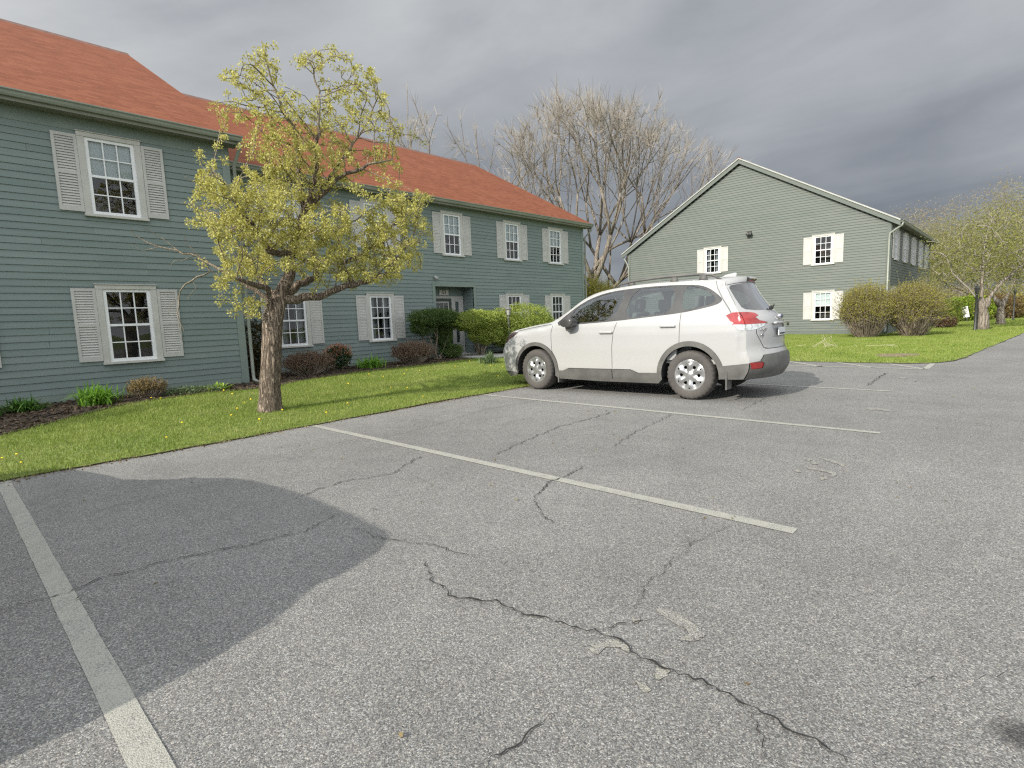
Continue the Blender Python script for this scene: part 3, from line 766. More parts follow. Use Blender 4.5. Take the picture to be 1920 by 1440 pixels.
m = MB(); m.quad((12.255, YB - .03, .5), (12.395, YB - .03, .5), (12.395, YB - .03, 1.88), (12.255, YB - .03, 1.88)); sh(m).build('pane', MT['pane'], bld)
m = MB(); m.box(11.60, YB - .035, 2.085, 11.99, YB - .005, 2.265); sg = sh(m).build('number_sign', MT['sign'], bld, bevel=.006)
def text_mesh(name, body, size, mat, ext=.004):
    cu = bpy.data.curves.new(name, 'FONT'); cu.body = body; cu.size = size; cu.extrude = ext; cu.align_x = 'CENTER'; cu.align_y = 'CENTER'
    o = bpy.data.objects.new(name, cu); COL.objects.link(o)
    bpy.context.view_layer.update()
    me = bpy.data.meshes.new_from_object(o.evaluated_get(bpy.context.evaluated_depsgraph_get()))
    bpy.data.objects.remove(o); bpy.data.curves.remove(cu)
    me.materials.clear(); me.materials.append(mat)
    return me
tx = link('lettering', text_mesh('lettering', '53', .17, MT['ink']), sg); tx.location = (11.795 - OX, YB - .041 - OY, 2.175); tx.rotation_euler = (R(90), 0, 0)
m = MB(); m.lathe([(.0, 0), (.05, .0), (.05, .02), (.02, .03), (.02, .06)], 12, 1, 0, (11.0, YM - .08, 2.60)); m.lathe([(0, -.17), (.045, -.15), (.05, -.10), (.03, -.06), (0, -.05)], 12, 1, 0, (11.0, YM - .01, 2.57)); sh(m).build('wall_light', MT['trim_white'], bld, smooth=True)

# ------------------------------------------------------------------ gable-fronted building on the right
XG, Y0, Y1, YRG = 27.5, 4.28, 16.64, 10.46
gb = thing('clapboard_building', 'weathered pale green gable ended clapboard building beyond the white car', 'building', (XG, YRG, 0))
def sg_(mb):
    mb.v = [(x - XG, y - YRG, z) for x, y, z in mb.v]; return mb
slope = (8.30 - 4.69) / (YRG - Y0)
gw = [(Y1 - 11.77, 3.13, 'cur'), (Y1 - 6.77, 3.10, None), (Y1 - 6.72, .645, 'half'), (Y1 - 11.9, .645, 'half')]
m = MB()
clap(m, (XG, Y1), (0, -1), (-1, 0), Y1 - Y0, .19, 8.25, [hole(a, b) for a, b, c in gw], lambda z: (0, Y1 - Y0) if z < 4.6 else ((z - 4.6) / slope, Y1 - Y0 - (z - 4.6) / slope), lip=.021)
sg_(m).build('wall', MT['gable_siding'], gb)
m = MB(); m.box(XG - .012, Y0 + .14, -.2, XG + .02, Y1 - .14, .19)
for a, b in ((Y0, Y0 + .14), (Y1 - .14, Y1)): m.box(XG - .026, a, -.2, XG + .02, b, 4.72)
sg_(m).build('corner_board', MT['gable_siding'], gb)
sw = [(x, 3.11) for x in (28.6, 31.0, 33.4, 35.8, 38.0)] + [(x, .65) for x in (28.6, 31.0, 33.4, 35.8)]
m = MB(); clap(m, (XG, Y0), (1, 0), (0, -1), 12.3, .19, 4.62, [(o[0] - XG, o[1] - XG, o[2], o[3]) for o in (hole(a, b) for a, b in sw)])
m.box(XG, Y0 - .012, -.2, XG + 12.3, Y0 + .02, .19); m.box(XG, Y0 - .014, 4.62, XG + 12.3, Y0 + .02, 4.74); m.box(XG + .02, Y0 - .024, .19, XG + .14, Y0 + .02, 4.72)
m.quad((XG + 12.3, Y0, -.2), (XG + 12.3, Y1, -.2), (XG + 12.3, Y1, 4.7), (XG + 12.3, Y0, 4.7)); m.add([(XG + 12.3, Y0, 4.7), (XG + 12.3, Y1, 4.7), (XG + 12.3, YRG, 8.2)], [(0, 1, 2)]); m.quad((XG, Y1, -.2), (XG + 12.3, Y1, -.2), (XG + 12.3, Y1, 4.7), (XG, Y1, 4.7))
sg_(m).build('wall', MT['gable_siding'], gb)
for a, b, c in gw: window(gb, 0, Y1 - a - YRG, b, R(-90), c, .965)
for i, (a, b) in enumerate(sw): window(gb, a - XG, Y0 - YRG, b, 0, ('net', 'half', None)[i % 3], .965)
e = .32
for s, y in ((-1, Y0 - e), (1, Y1 + e)):
    sg_(roof_slab(XG - .16, XG + 12.5, y, 4.69 - slope * e + .12, YRG, 8.42)).build('roof', MT['roof_grey'], gb)
    m = rake(XG - .155, XG - .115, y, 4.69 - slope * e + .12, YRG, 8.42, .21); sg_(m).build('rake_board', MT['gable_siding'], gb)
    m = rake(XG - .19, XG - .156, y, 4.69 - slope * e + .165, YRG, 8.465, .06); sg_(m).build('drip_edge', noisy('pale_drip_edge', (0.30, 0.31, 0.29), (0.36, 0.37, 0.35), 4, 0.5), gb)
m = MB(); m.prism([(YRG - .2, 8.36), (YRG, 8.52), (YRG + .2, 8.36), (YRG, 8.46)], 0, XG - .18, XG + 12.5); sg_(m).build('ridge_cap', MT['ridge'], gb)
m = MB(); m.box(XG - .1, Y0 - e + .02, 4.58, XG + 12.4, Y0 - .03, 4.60); sg_(m).build('soffit', MT['soffit'], gb)
sg_(gutter_mb(XG - .17, XG + 12.4, Y0 - e - .01, 4.64)).build('gutter', MT['gutter'], gb)
m = MB(); m.tube([(XG - .08, Y0 - e - .07, 4.55), (XG - .07, Y0 - e - .06, 4.44), (XG - .05, Y0 - .12, 4.26), (XG - .05, Y0 + .03, 4.16), (XG - .06, Y0 + .05, 3.9), (XG - .06, Y0 + .05, .2), (XG - .2, Y0 + .05, .1)], .042, 8); sg_(m).build('downspout', MT['gutter'], gb, smooth=True)
m = MB(); m.tube([(XG - .08, Y1 + e - .03, 4.52), (XG - .06, Y1 + .1, 4.2), (XG - .06, Y1 - .05, 3.9), (XG - .06, Y1 - .05, .2)], .035, 8); sg_(m).build('downspout', MT['gutter'], gb, smooth=True)
m = MB()
m.box(XG - .10, 9.86, 4.88, XG - .018, 10.04, 5.0); m.lathe([(0, -.16), (.07, -.15), (.08, -.02), (.03, 0)], 12, 0, 0, (XG - .08, 10.0, 4.84)); m.lathe([(0, -.16), (.07, -.15), (.08, -.02), (.03, 0)], 12, 0, 0, (XG - .08, 9.88, 4.84)); sg_(m).build('wall_light', MT['black_metal'], gb)
m = MB(); m.box(XG - .05, 8.10, .50, XG - .018, 8.20, .62); m.tube([(XG - .03, 8.15, .56), (XG - .12, 8.15, .56), (XG - .13, 8.15, .50)], .016, 6); sg_(m).build('wall_faucet', MT['black_metal'], gb)
# ------------------------------------------------------------------ the white sport utility car (y = 0 at the rear bumper, x<0 = its left side)
MT['car_white'], _nt, _b = new_mat('white_car_paint')
_b.inputs['Base Color'].default_value = c4(CARW); _b.inputs['Roughness'].default_value = .32; _b.inputs['Specular IOR Level'].default_value = .4; _b.inputs['Coat Weight'].default_value = .55; _b.inputs['Coat Roughness'].default_value = .05
_n = noise(_nt, objco(_nt), 1.4, 5).outputs['Fac']
_sp = nd(_nt, 'ShaderNodeSeparateXYZ', {0: objco(_nt)})
_dirt = nd(_nt, 'ShaderNodeMapRange', {'Value': mth(_nt, 'ADD', _sp.outputs['Z'], mth(_nt, 'MULTIPLY', _n, .5)), 'From Min': .45, 'From Max': 1.1, 'To Min': .22, 'To Max': 0.0}).outputs[0]
_nt.links.new(mixc(_nt, _dirt, CARW, (.42, .39, .33)), _b.inputs['Base Color'])
MT['clad'] = noisy('grey_cladding', (0.075, 0.074, 0.07), (0.11, 0.108, 0.10), 5, .6, bstr=.1, bscale=300, fine=.08)
MT['seam'] = noisy('panel_seam', (0.16, 0.16, 0.155), (0.2, 0.2, 0.19), 5, .7)
MT['frame_black'] = noisy('gloss_black_frame', (0.035, 0.035, 0.036), (0.06, 0.058, 0.056), 4, .3)
MT['tyre'] = noisy('dusty_tyre', (0.055, 0.051, 0.047), (0.08, 0.074, 0.067), 3, .85, bstr=.2, bscale=120, fine=.1)
MT['rim'] = noisy('silver_rim', (0.36, 0.365, 0.37), (0.46, 0.465, 0.47), 6, .30, .75)
MT['hole'] = noisy('dark_void', (0.012, 0.012, 0.012), (0.02, 0.02, 0.02), 5, .9)
MT['car_glass'] = glass_mat('car_glass', (0.55, 0.62, 0.59), 2.3, .005)
MT['dark_glass'] = glass_mat('tinted_glass', (0.25, 0.28, 0.29), 3.2, .02)
MT['red_lens'] = noisy('red_lens', (0.20, 0.010, 0.012), (0.34, 0.026, 0.024), 9, .2, coat=.7)
MT['red_dark'] = noisy('deep_red_lens', (0.17, 0.01, 0.012), (0.28, 0.015, 0.018), 9, .2, coat=.7)
MT['clear_lens'] = noisy('clear_lens', (0.34, 0.36, 0.36), (0.68, 0.70, 0.70), 24, .15, .35, coat=.8)
MT['head_lens'] = noisy('dark_headlight', (0.02, 0.02, 0.022), (0.12, 0.06, 0.05), 14, .12, coat=.6)
MT['chrome'] = noisy('chrome', (0.55, 0.55, 0.56), (0.65, 0.65, 0.66), 9, .12, 1.0)
MT['seat'] = noisy('grey_seat', (0.15, 0.155, 0.16), (0.22, 0.225, 0.23), 12, .9)
MT['lining'] = noisy('cabin_lining', (0.26, 0.265, 0.265), (0.34, 0.34, 0.335), 6, .9)
MT['plate'] = noisy('number_plate', (0.52, 0.54, 0.56), (0.62, 0.63, 0.64), 6, .4)
MT['badge'] = noisy('badge_blue', (0.02, 0.03, 0.09), (0.04, 0.05, 0.13), 6, .2, coat=.6)

def cr(P, n):
    """Catmull-Rom through P sampled n per span"""
    out = []
    for i in range(len(P) - 1):
        p0, p1, p2, p3 = P[max(0, i - 1)], P[i], P[i + 1], P[min(len(P) - 1, i + 2)]
        for q in range(n):
            t = q / n
            out.append(tuple(.5 * (2 * b + (c - a) * t + (2 * a - 5 * b + 4 * c - d) * t * t + (3 * b - a - 3 * c + d) * t ** 3) for a, b, c, d in zip(p0, p1, p2, p3)))
    out.append(tuple(P[-1])); return out

# edge of the side (y, z, half width) and matching centre line (y, z)
EC = [((4.30, .21, .79), (4.50, .21)), ((4.42, .32, .79), (4.60, .32)), ((4.475, .62, .79), (4.64, .60)), ((4.43, .77, .78), (4.62, .78)), ((4.385, .87, .765), (4.56, .90)), ((4.27, .985, .755), (4.40, 1.005)), ((4.0, 1.045, .755), (4.08, 1.075)), ((3.72, 1.09, .755), (3.80, 1.125)),
      ((3.42, 1.135, .745), (3.56, 1.16)), ((3.14, 1.275, .715), (3.20, 1.315)), ((2.84, 1.465, .675), (2.82, 1.505)), ((2.56, 1.575, .640), (2.52, 1.61)), ((2.16, 1.632, .615), (2.12, 1.672)), ((1.69, 1.655, .605), (1.66, 1.70)), ((1.26, 1.652, .60), (1.22, 1.70)), ((.76, 1.643, .59), (.68, 1.697)),
      ((.655, 1.632, .585), (.46, 1.685)), ((.612, 1.602, .585), (.40, 1.655)), ((.605, 1.555, .60), (.455, 1.602)), ((.50, 1.38, .66), (.345, 1.40)), ((.385, 1.20, .735), (.20, 1.21)), ((.31, 1.09, .775), (.095, 1.10)), ((.27, .95, .80), (.065, .95)), ((.26, .72, .815), (.06, .72)), ((.245, .655, .82), (.03, .655)), ((.215, .56, .825), (0, .56)), ((.225, .43, .82), (.0, .43)), ((.29, .31, .80), (.07, .31))]
NE = 6
E3 = cr([e[0] for e in EC], NE); C2 = cr([e[1] for e in EC], NE)
ARC = [0.0]
for a, b in zip(E3[:-1], E3[1:]): ARC.append(ARC[-1] + math.dist(a[:2], b[:2]))
ARC = np.array(ARC); E3 = np.array(E3); C2 = np.array(C2)
def strip_pos(a, t):
    ey, ez, ew = (np.interp(a, ARC, E3[:, i]) for i in range(3)); cy, cz = (np.interp(a, ARC, C2[:, i]) for i in range(2))
    g = 1 - abs(t) ** 2.3
    return np.array([ew * t, ey + (cy - ey) * g, ez + (cz - ez) * g])
AR, AF, WZ = .99, 3.66, .345        # axles and hub height
_zs = [.15, .25, .4, .7, .95, 1.06, 1.12, 1.2, 1.3, 1.4, 1.5, 1.6, 1.7]; _of = [-.05, -.022, -.004, .004, 0, -.012, -.035, -.07, -.115, -.16, -.205, -.255, -.31]
_yb = [0, .22, .35, .6, 1.0, 3.5, 4.0, 4.25, 4.4, 4.5, 4.7]; _wb = [.76, .835, .868, .893, .902, .902, .892, .862, .822, .79, .70]
EP = E3[:, :2]
def side_w(y, z):
    w = np.interp(y, _yb, _wb) + np.interp(z, _zs, _of)
    # come in to the edge line so that the side meets the strip
    d = np.hypot(EP[:, 0] - y, EP[:, 1] - z); i = int(d.argmin()); dd = d[i]
    R0 = .13
    if dd < R0:
        k = (1 - dd / R0) ** 2; w = w * (1 - k) + E3[i, 2] * k
    return w
def side_pos(y, z, s): return np.array([s * side_w(y, z), y, z])
def a_rear(z): 
    i0 = int(16 * NE); return float(np.interp(-z, -C2[i0:, 1], ARC[i0:]))
def a_y(y):   # along hood / roof by edge y
    i1 = int(16 * NE); i0 = int(5 * NE); return float(np.interp(-y, -E3[i0:i1, 0], ARC[i0:i1]))

def arc(cy, cz, r, a0, a1, n=22): return [(cy + r * math.cos(R(a0 + (a1 - a0) * i / n)), cz + r * math.sin(R(a0 + (a1 - a0) * i / n))) for i in range(n + 1)]
def build_car(rt):
    SY = .045
    outline = [tuple(p) for p in EP] + [(.56, .31)] + arc(AR, WZ, .405, 186, -10) + [(1.45, .215), (2.4, .205), (3.2, .215)] + arc(AF, WZ, .405, 192, -8) + [(4.12, .23)]
    ring_r = arc(AR, WZ, .475, 182, -3) + arc(AR, WZ, .39, -12, 188); ring_f = arc(AF, WZ, .465, 183, -2) + arc(AF, WZ, .39, -12, 192)
    sill = [(1.30, .12), (3.40, .12), (3.40, .335), (3.12, .345), (3.0, .39), (1.88, .40), (1.76, .355), (1.30, .365)]
    rbump = [(.62, .12), (.62, .475), (.20, .525), (-.1, .53), (-.1, .12)]
    fbump = [(4.0, .1), (4.0, .29), (4.7, .29), (4.7, .1)]
    dlo = smoothpoly([(3.27, 1.075), (2.91, 1.082), (2.15, 1.12), (1.6, 1.165), (1.13, 1.205), (.90, 1.245), (.66, 1.295), (.59, 1.345), (.62, 1.40), (.74, 1.495), (.86, 1.555), (.98, 1.585), (1.28, 1.605), (1.67, 1.61), (2.0, 1.597), (2.30, 1.578), (2.55, 1.53), (2.80, 1.435), (3.05, 1.275)], 1)
    gf = smoothpoly([(3.0, 1.108), (2.65, 1.118), (2.19, 1.145), (2.055, 1.578), (2.30, 1.562), (2.53, 1.515), (2.76, 1.43), (2.97, 1.285)], 1)
    gr = smoothpoly([(2.03, 1.155), (1.6, 1.19), (1.275, 1.22), (1.275, 1.588), (1.6, 1.594), (1.93, 1.585)], 1)
    gq = smoothpoly([(1.15, 1.235), (1.15, 1.585), (.97, 1.56), (.80, 1.495), (.68, 1.39), (.71, 1.32), (.9, 1.275)], 1)
    tail = [(.515, 1.150), (.455, 1.183), (.27, 1.195), (0, 1.195), (0, 1.03), (.42, 1.03)]
    tailc = [(.42, 1.0301), (0, 1.0301), (0, .945), (.30, .95), (.345, .965)]
    head = [(4.6, .80), (4.40, .785), (4.30, .83), (4.16, .905), (4.06, .975), (4.16, .985), (4.27, .965), (4.6, .97)]
    gap = lambda ln, w=.011: band(ln, w)
    seams = [gap([(3.30, 1.08), (3.325, .95), (3.32, .74), (3.29, .52), (3.25, .395)]), gap([(2.115, 1.10), (2.165, .95), (2.19, .75), (2.195, .25)]), gap([(1.13, 1.2), (1.125, 1.0), (1.13, .80)]), gap([(1.875, .40), (2.995, .39)], .006),
             gap([(.73, 1.625), (.685, 1.52), (.60, 1.38), (.50, 1.24), (.465, 1.185)]), gap([(4.36, .80), (4.2, .90), (4.08, 1.0), (3.8, 1.045), (3.5, 1.085), (3.36, 1.10)], .008)]
    doorf = [(3.30, 1.08), (3.325, .95), (3.32, .74), (3.29, .52), (3.25, .395), (2.195, .395), (2.19, .75), (2.165, .95), (2.115, 1.12)]
    doorr = [(2.115, 1.12), (2.165, .95), (2.19, .75), (2.195, .395), (1.52, .40)] + arc(AR, WZ, .476, 8, 71, 10) + [(1.13, .80), (1.125, 1.0), (1.13, 1.205)]
    feats = [('clad', ring_r), ('clad', ring_f), ('clad', rbump), ('clad', fbump), ('head', head), ('glassf', gf), ('glassr', gr), ('glassq', gq), ('frame', dlo), ('tail', tail), ('tailc', tailc)] + [('seam', s) for s in seams] + [('clad', sill), ('doorf', doorf), ('doorr', doorr)]
    V2, lab = cdt_patch(outline, feats, SY, .06)
    def nrm(f, u, v, h=.004):
        a = f(u + h, v) - f(u - h, v); b = f(u, v + h) - f(u, v - h); n = np.cross(a, b); return n / (np.linalg.norm(n) + 1e-12)
    OUT = {}
    def emit(key, pts, nrs, tris):
        o = OUT.setdefault(key, ([], [], [])); k = len(o[0]); o[0].extend(pts); o[1].extend(nrs); o[2].extend(tuple(i + k for i in t) for t in tris)
    off = {'clad': .014, 'seam': -.006, 'frame': -.004, 'glassf': -.007, 'glassr': -.007, 'glassq': -.007, 'tail': .006, 'tailc': .004, 'head': .002}
    bodyish = {'base', 'seam', 'clad', 'doorf', 'doorr', 'frame'}
    for s in (-1, 1):
        P = [side_pos(y, z, s) for y, z in V2]
        Nn = []
        for y, z in V2:
            n = nrm(lambda u, v: side_pos(u, v, s), y, z)
            if n[0] * s < 0: n = -n
            Nn.append(n)
        for lb, tris in lab.items():
            ids = sorted({i for t in tris for i in t}); mp = {g: l for l, g in enumerate(ids)}
            o = off.get(lb, 0.0)
            tt = [tuple(mp[i] for i in (t if s < 0 else t[::-1])) for t in tris]
            # make winding agree with normals
            a, b, c = (P[i] for i in tris[0])
            emit((lb, s), [P[i] + Nn[i] * o for i in ids], [Nn[i] for i in ids], tt)
    # the strip over hood, roof and rear
    Ltot = ARC[-1]; TS = .8
    so = [(0, -TS), (Ltot, -TS), (Ltot, TS), (0, TS)]
    aw0, aw1 = a_y(3.36), a_y(2.44)
    ar0, ar1 = a_rear(1.585), a_rear(1.22)
    def ST(l): return [(a, t * TS) for a, t in l]
    ws = ST([(aw0, -.93), (aw0 - .02, 0), (aw0, .93), (aw1, .88), (aw1 - .03, 0), (aw1, -.88)])
    rg = ST([(ar0, -.90), (ar0 - .012, 0), (ar0, .90), (ar0 + .03, .945), ((ar0 + ar1) / 2, .93), (ar1 - .05, .90), (ar1 - .01, .84), (ar1 + .012, .6), (ar1 + .02, 0), (ar1 + .012, -.6), (ar1 - .01, -.84), (ar1 - .05, -.90), ((ar0 + ar1) / 2, -.93), (ar0 + .03, -.945)])
    rb = lambda z: a_rear(z)
    strip_feats = [('ws', ws), ('rglass', rg)]
    for s in (-1, 1):
        strip_feats += [('tail', ST([(rb(1.195), s * 1.02), (rb(1.192), s * .86), (rb(1.175), s * .70), (rb(1.145), s * .655), (rb(1.12), s * .76), (rb(1.075), s * .70), (rb(1.045), s * .50), (rb(1.032), s * .55), (rb(1.032), s * 1.02)])),
                        ('tailc', ST([(rb(1.0325), s * 1.02), (rb(1.0325), s * .57), (rb(1.0), s * .60), (rb(.958), s * .80), (rb(.945), s * 1.02)])),
                        ('refl', ST([(rb(.53), s * 1.0), (rb(.535), s * .78), (rb(.51), s * .73), (rb(.45), s * .76), (rb(.445), s * .97)])),
                        ('head', ST([(ARC[4 * NE] - .09, s * 1.02), (ARC[4 * NE] - .05, s * .62), (ARC[4 * NE] + .06, s * .68), (ARC[5 * NE] - .02, s * .96), (ARC[5 * NE] + .05, s * 1.02)])),
                        ('seam', gap(ST([(rb(1.55), s * .99), (rb(1.3), s * 1.0)]), .008)), ('seam', gap(ST([(rb(.955), s * .80), (rb(.90), s * .80), (rb(.71), s * .63), (rb(.695), s * .5)]), .012))]
    strip_feats += [('seam', gap(ST([(rb(.695), -.6), (rb(.69), 0), (rb(.695), .6)]), .012)), ('seam', gap(ST([(rb(1.602), -.97), (rb(1.602), .97)]), .012)),
                    ('hm', ST([(rb(1.648), -.24), (rb(1.648), .24), (rb(1.612), .24), (rb(1.612), -.24)])),
                    ('rec', ST([(rb(1.02), -.36), (rb(1.02), .36), (rb(.84), .33), (rb(.84), -.33)])),
                    ('clad', ST([(rb(.52), -1.1), (rb(.545), -.80), (rb(.62), -.70), (rb(.635), 0), (rb(.62), .70), (rb(.545), .80), (rb(.52), 1.1), (Ltot + .1, 1.1), (Ltot + .1, -1.1)])),
                    ('clad', ST([(-.1, -1.1), (.09, -1.1), (.09, 1.1), (-.1, 1.1)])), ('grille', ST([(ARC[2 * NE] + .05, -.5), (ARC[2 * NE] + .05, .5), (ARC[4 * NE], .55), (ARC[4 * NE], -.55)])),
                    ('seam', gap(ST([(ARC[5 * NE] - .01, -.97), (ARC[5 * NE] - .06, 0), (ARC[5 * NE] - .01, .97)]), .01)),
                    ('tailgate', ST([(rb(1.60), -.985), (rb(1.2), -.985), (rb(.95), -.80), (rb(.71), -.62), (rb(.695), 0), (rb(.71), .62), (rb(.95), .80), (rb(1.2), .985), (rb(1.60), .985)]))]
    V2, lab = cdt_patch(so, strip_feats, .05, .065)
    f = lambda a, tt: strip_pos(min(max(a, 0), Ltot), max(-1, min(1, tt / TS)))
    P = [f(a, t) for a, t in V2]; Nn = []
    for a, t in V2:
        a2 = min(max(a, .006), Ltot - .006); t2 = max(-TS + .012, min(TS - .012, t))
        n = nrm(f, a2, t2); cen = np.array([0, 2.2, .8]); 
        p = f(a, t)
        if np.dot(n, p - np.array([0, min(max(p[1], .9), 3.6), .7])) < 0: n = -n
        Nn.append(n)
    offs = {'clad': .012, 'seam': -.006, 'ws': -.004, 'rglass': -.003, 'tail': .006, 'tailc': .004, 'refl': .004, 'hm': .004, 'rec': -.012, 'head': .002, 'grille': -.01}
    for lb, tris in lab.items():
        for s in (-1, 1):
            tl = [t for t in tris if (V2[t[0]][1] + V2[t[1]][1] + V2[t[2]][1]) * s >= 0] if lb in ('tail', 'tailc', 'head', 'refl') else (tris if s < 0 else [])
            if not tl: continue
            ids = sorted({i for t in tl for i in t}); mp = {g: l for l, g in enumerate(ids)}; o = offs.get(lb, 0)
            emit((lb, s), [P[i] + Nn[i] * o for i in ids], [Nn[i] for i in ids], [tuple(mp[i] for i in t) for t in tl])
    def part(name, keys, mats, parent=rt):
        V = []; NN = []; F = []; MI = []
        for key, mi in keys:
            if key not in OUT: continue
            p, n, t = OUT[key]; k = len(V); V.extend(p); NN.extend(n)
            for q in t:
                a, b, c = (np.array(p[i]) for i in q)
                if np.dot(np.cross(b - a, c - a), n[q[0]]) < 0: q = q[::-1]
                F.append(tuple(i + k for i in q)); MI.append(mi)
        me = bpy.data.meshes.new(name); me.from_pydata([tuple(v) for v in V], [], F)
        for m in mats: me.materials.append(m)
        me.polygons.foreach_set('material_index', MI); me.polygons.foreach_set('use_smooth', [True] * len(F)); me.update()
        me.normals_split_custom_set_from_vertices([tuple(n) for n in NN])
        return link(name, me, parent)
    part('body', [(('base', -1), 0), (('base', 1), 0), (('seam', -1), 1), (('seam', 1), 1), (('rec', -1), 0), (('grille', -1), 2)], [MT['car_white'], MT['seam'], MT['hole']])
    tg = part('tailgate', [(('tailgate', -1), 0)], [MT['car_white']])
    for s in (-1, 1):
        d1 = part('front_door', [(('doorf', s), 0)], [MT['car_white']]); d2 = part('rear_door', [(('doorr', s), 0)], [MT['car_white']])
        part('window_frame', [(('frame', s), 0)], [MT['frame_black']])
        for g in ('glassf', 'glassr', 'glassq'): part('side_window', [((g, s), 0)], [MT['car_glass']])
        t = part('tail_light', [(('tail', s), 0)], [MT['red_lens']]); part('clear_lens', [(('tailc', s), 0)], [MT['clear_lens']], t)
        part('headlight', [(('head', s), 0)], [MT['head_lens']]); part('reflector', [(('refl', s), 0)], [MT['red_lens']])
        for dd, (y, z) in ((d1, (2.29, .955)), (d2, (1.30, 1.03))):
            m = MB(); w0 = side_w(y, z) + .018
            m.box(s * w0 - .016, y - .115, z - .016, s * w0 + .016, y + .115, z + .018); m.build('handle', MT['car_white'], dd, True, .013, 3)
        m = MB()   # mirror
        xm = s * .985
        m.prism([(2.80, 1.075), (2.86, 1.045), (3.0, 1.06), (3.03, 1.12), (2.98, 1.185), (2.83, 1.19), (2.795, 1.15)], 0, xm - .10, xm + .10)
        mr = m.build('mirror', MT['frame_black'], rt, True, .028, 3)
        m = MB(); m.prism([(2.86, .995), (2.96, .985), (2.99, 1.07), (2.86, 1.07)], 0, xm - s * .02 - .03, xm - s * .02 + .03); m.box(min(s * .86, s * .95), 2.88, 1.04, max(s * .86, s * .95), 2.97, 1.085); m.build('mirror_foot', MT['clad'], mr, True, .012, 2)
        m = MB(); pts = [(s * .585, 2.30, 1.615), (s * .59, 2.20, 1.68), (s * .585, 2.0, 1.708), (s * .58, 1.5, 1.735), (s * .572, 1.0, 1.735), (s * .565, .80, 1.712), (s * .56, .68, 1.64)]
        m.tube(pts, [.010, .017, .019, .019, .019, .018, .012], 8)
        for y in (2.02, 1.34, .92): m.prism([(y - .07, 1.63), (y + .07, 1.63), (y + .035, 1.72), (y - .035, 1.72)], 0, s * .578 - .014, s * .578 + .014)
        m.build('roof_rail', MT['clad'], rt, True)
        m = MB(); m.box(s * .80 - .10, .475, .17, s * .80 + .09, .495, .42); m.box(s * .80 - .10, 3.19, .15, s * .80 + .09, 3.21, .36); m.build('mud_flap', MT['clad'], rt)
    part('cladding', [(('clad', -1), 0), (('clad', 1), 0)], [MT['clad']])
    # the strip's cladding was emitted under (clad,-1) too: one dark skirt all round
    part('windscreen', [(('ws', -1), 0)], [MT['car_glass']])
    rw = part('rear_window', [(('rglass', -1), 0)], [MT['dark_glass']], tg)
    part('brake_light', [(('hm', -1), 0)], [MT['red_lens']])
    m = MB(); m.tube([(.0, .20, 1.225), (.0, .165, 1.245)], [.03, .026], 8); m.tube([(.0, .17, 1.235), (.12, .185, 1.255), (.30, .225, 1.285)], [.014, .011, .007], 5); m.build('wiper', MT['hole'], rw)
    m = MB(); m.box(-.155, .035, .855, .155, .05, .965); pl = m.build('number_plate', MT['plate'], tg, bevel=.006)
    m = MB(); m.box(-.12, .031, .872, .12, .0345, .892); m.build('plate_band', MT['ink'], pl)
    m = MB(); m.box(-.30, .028, 1.015, .30, .072, 1.045); m.build('chrome_strip', MT['car_white'], tg, True, .01, 2)
    m = MB(); m.lathe([(0, .040), (.06, .042), (.07, .05), (.072, .075)], 20, 1, 0, (0, 0, 0)); m.v = [(x * 1.0, y, z * .55 + 1.115) for x, y, z in m.v]; bd = m.build('emblem', MT['chrome'], tg, True)
    m = MB(); m.lathe([(0, .036), (.055, .038), (.058, .043)], 20, 1, 0, (0, 0, 0)); m.v = [(x, y, z * .52 + 1.115) for x, y, z in m.v]; m.build('emblem_field', MT['badge'], bd, True)
    for b, z, sz, x in (('FORESTER', .945, .052, -.50), ('AWD', .875, .045, -.545)):
        o = link('lettering', text_mesh('lettering', b, sz, MT['chrome'], .003), tg); p = [strip_pos(a_rear(z), x / .81)][0]
        o.location = (x, p[1] - .004, z); o.rotation_euler = (R(90), 0, R(-9))
    m = MB(); m.prism([(.66, 1.655), (.94, 1.675), (.80, 1.735), (.68, 1.755), (.645, 1.75)], 0, -.022, .022); m.build('antenna', MT['car_white'], rt, True, .012, 2)
    # floor, wheel wells and cabin
    m = MB(); m.box(-.80, 1.43, .20, .80, 3.22, .34); m.box(-.78, .25, .30, .78, .58, .5); m.box(-.74, 4.08, .23, .74, 4.40, .55); m.box(-.52, .55, .24, .52, 4.1, .42)
    for ay in (AR, AF):
        for s in (-1, 1):
            a = arc(ay, WZ, .41, -6, 186, 18); n = len(a)
            m.add([(s * .50, y, z) for y, z in a] + [(s * .885, y, z) for y, z in a], [(i, i + 1, n + i + 1, n + i) for i in range(n - 1)]); m.add([(s * .50, y, z) for y, z in a], [tuple(range(n))])
    m.build('underbody', MT['hole'], rt)
    m = MB(); m.box(-.80, .55, .50, .80, 3.45, .56); m.box(-.70, 2.98, .85, .70, 3.42, 1.06); m.box(-.845, 1.2, .55, -.80, 3.2, 1.06); m.box(.80, 1.2, .55, .845, 3.2, 1.06); m.box(-.82, .45, .5, .82, .55, 1.05); m.box(-.80, .55, .80, .80, 1.10, .84)
    m.box(-.57, .75, 1.60, .57, 2.35, 1.615)
    m.build('interior', MT['lining'], rt)
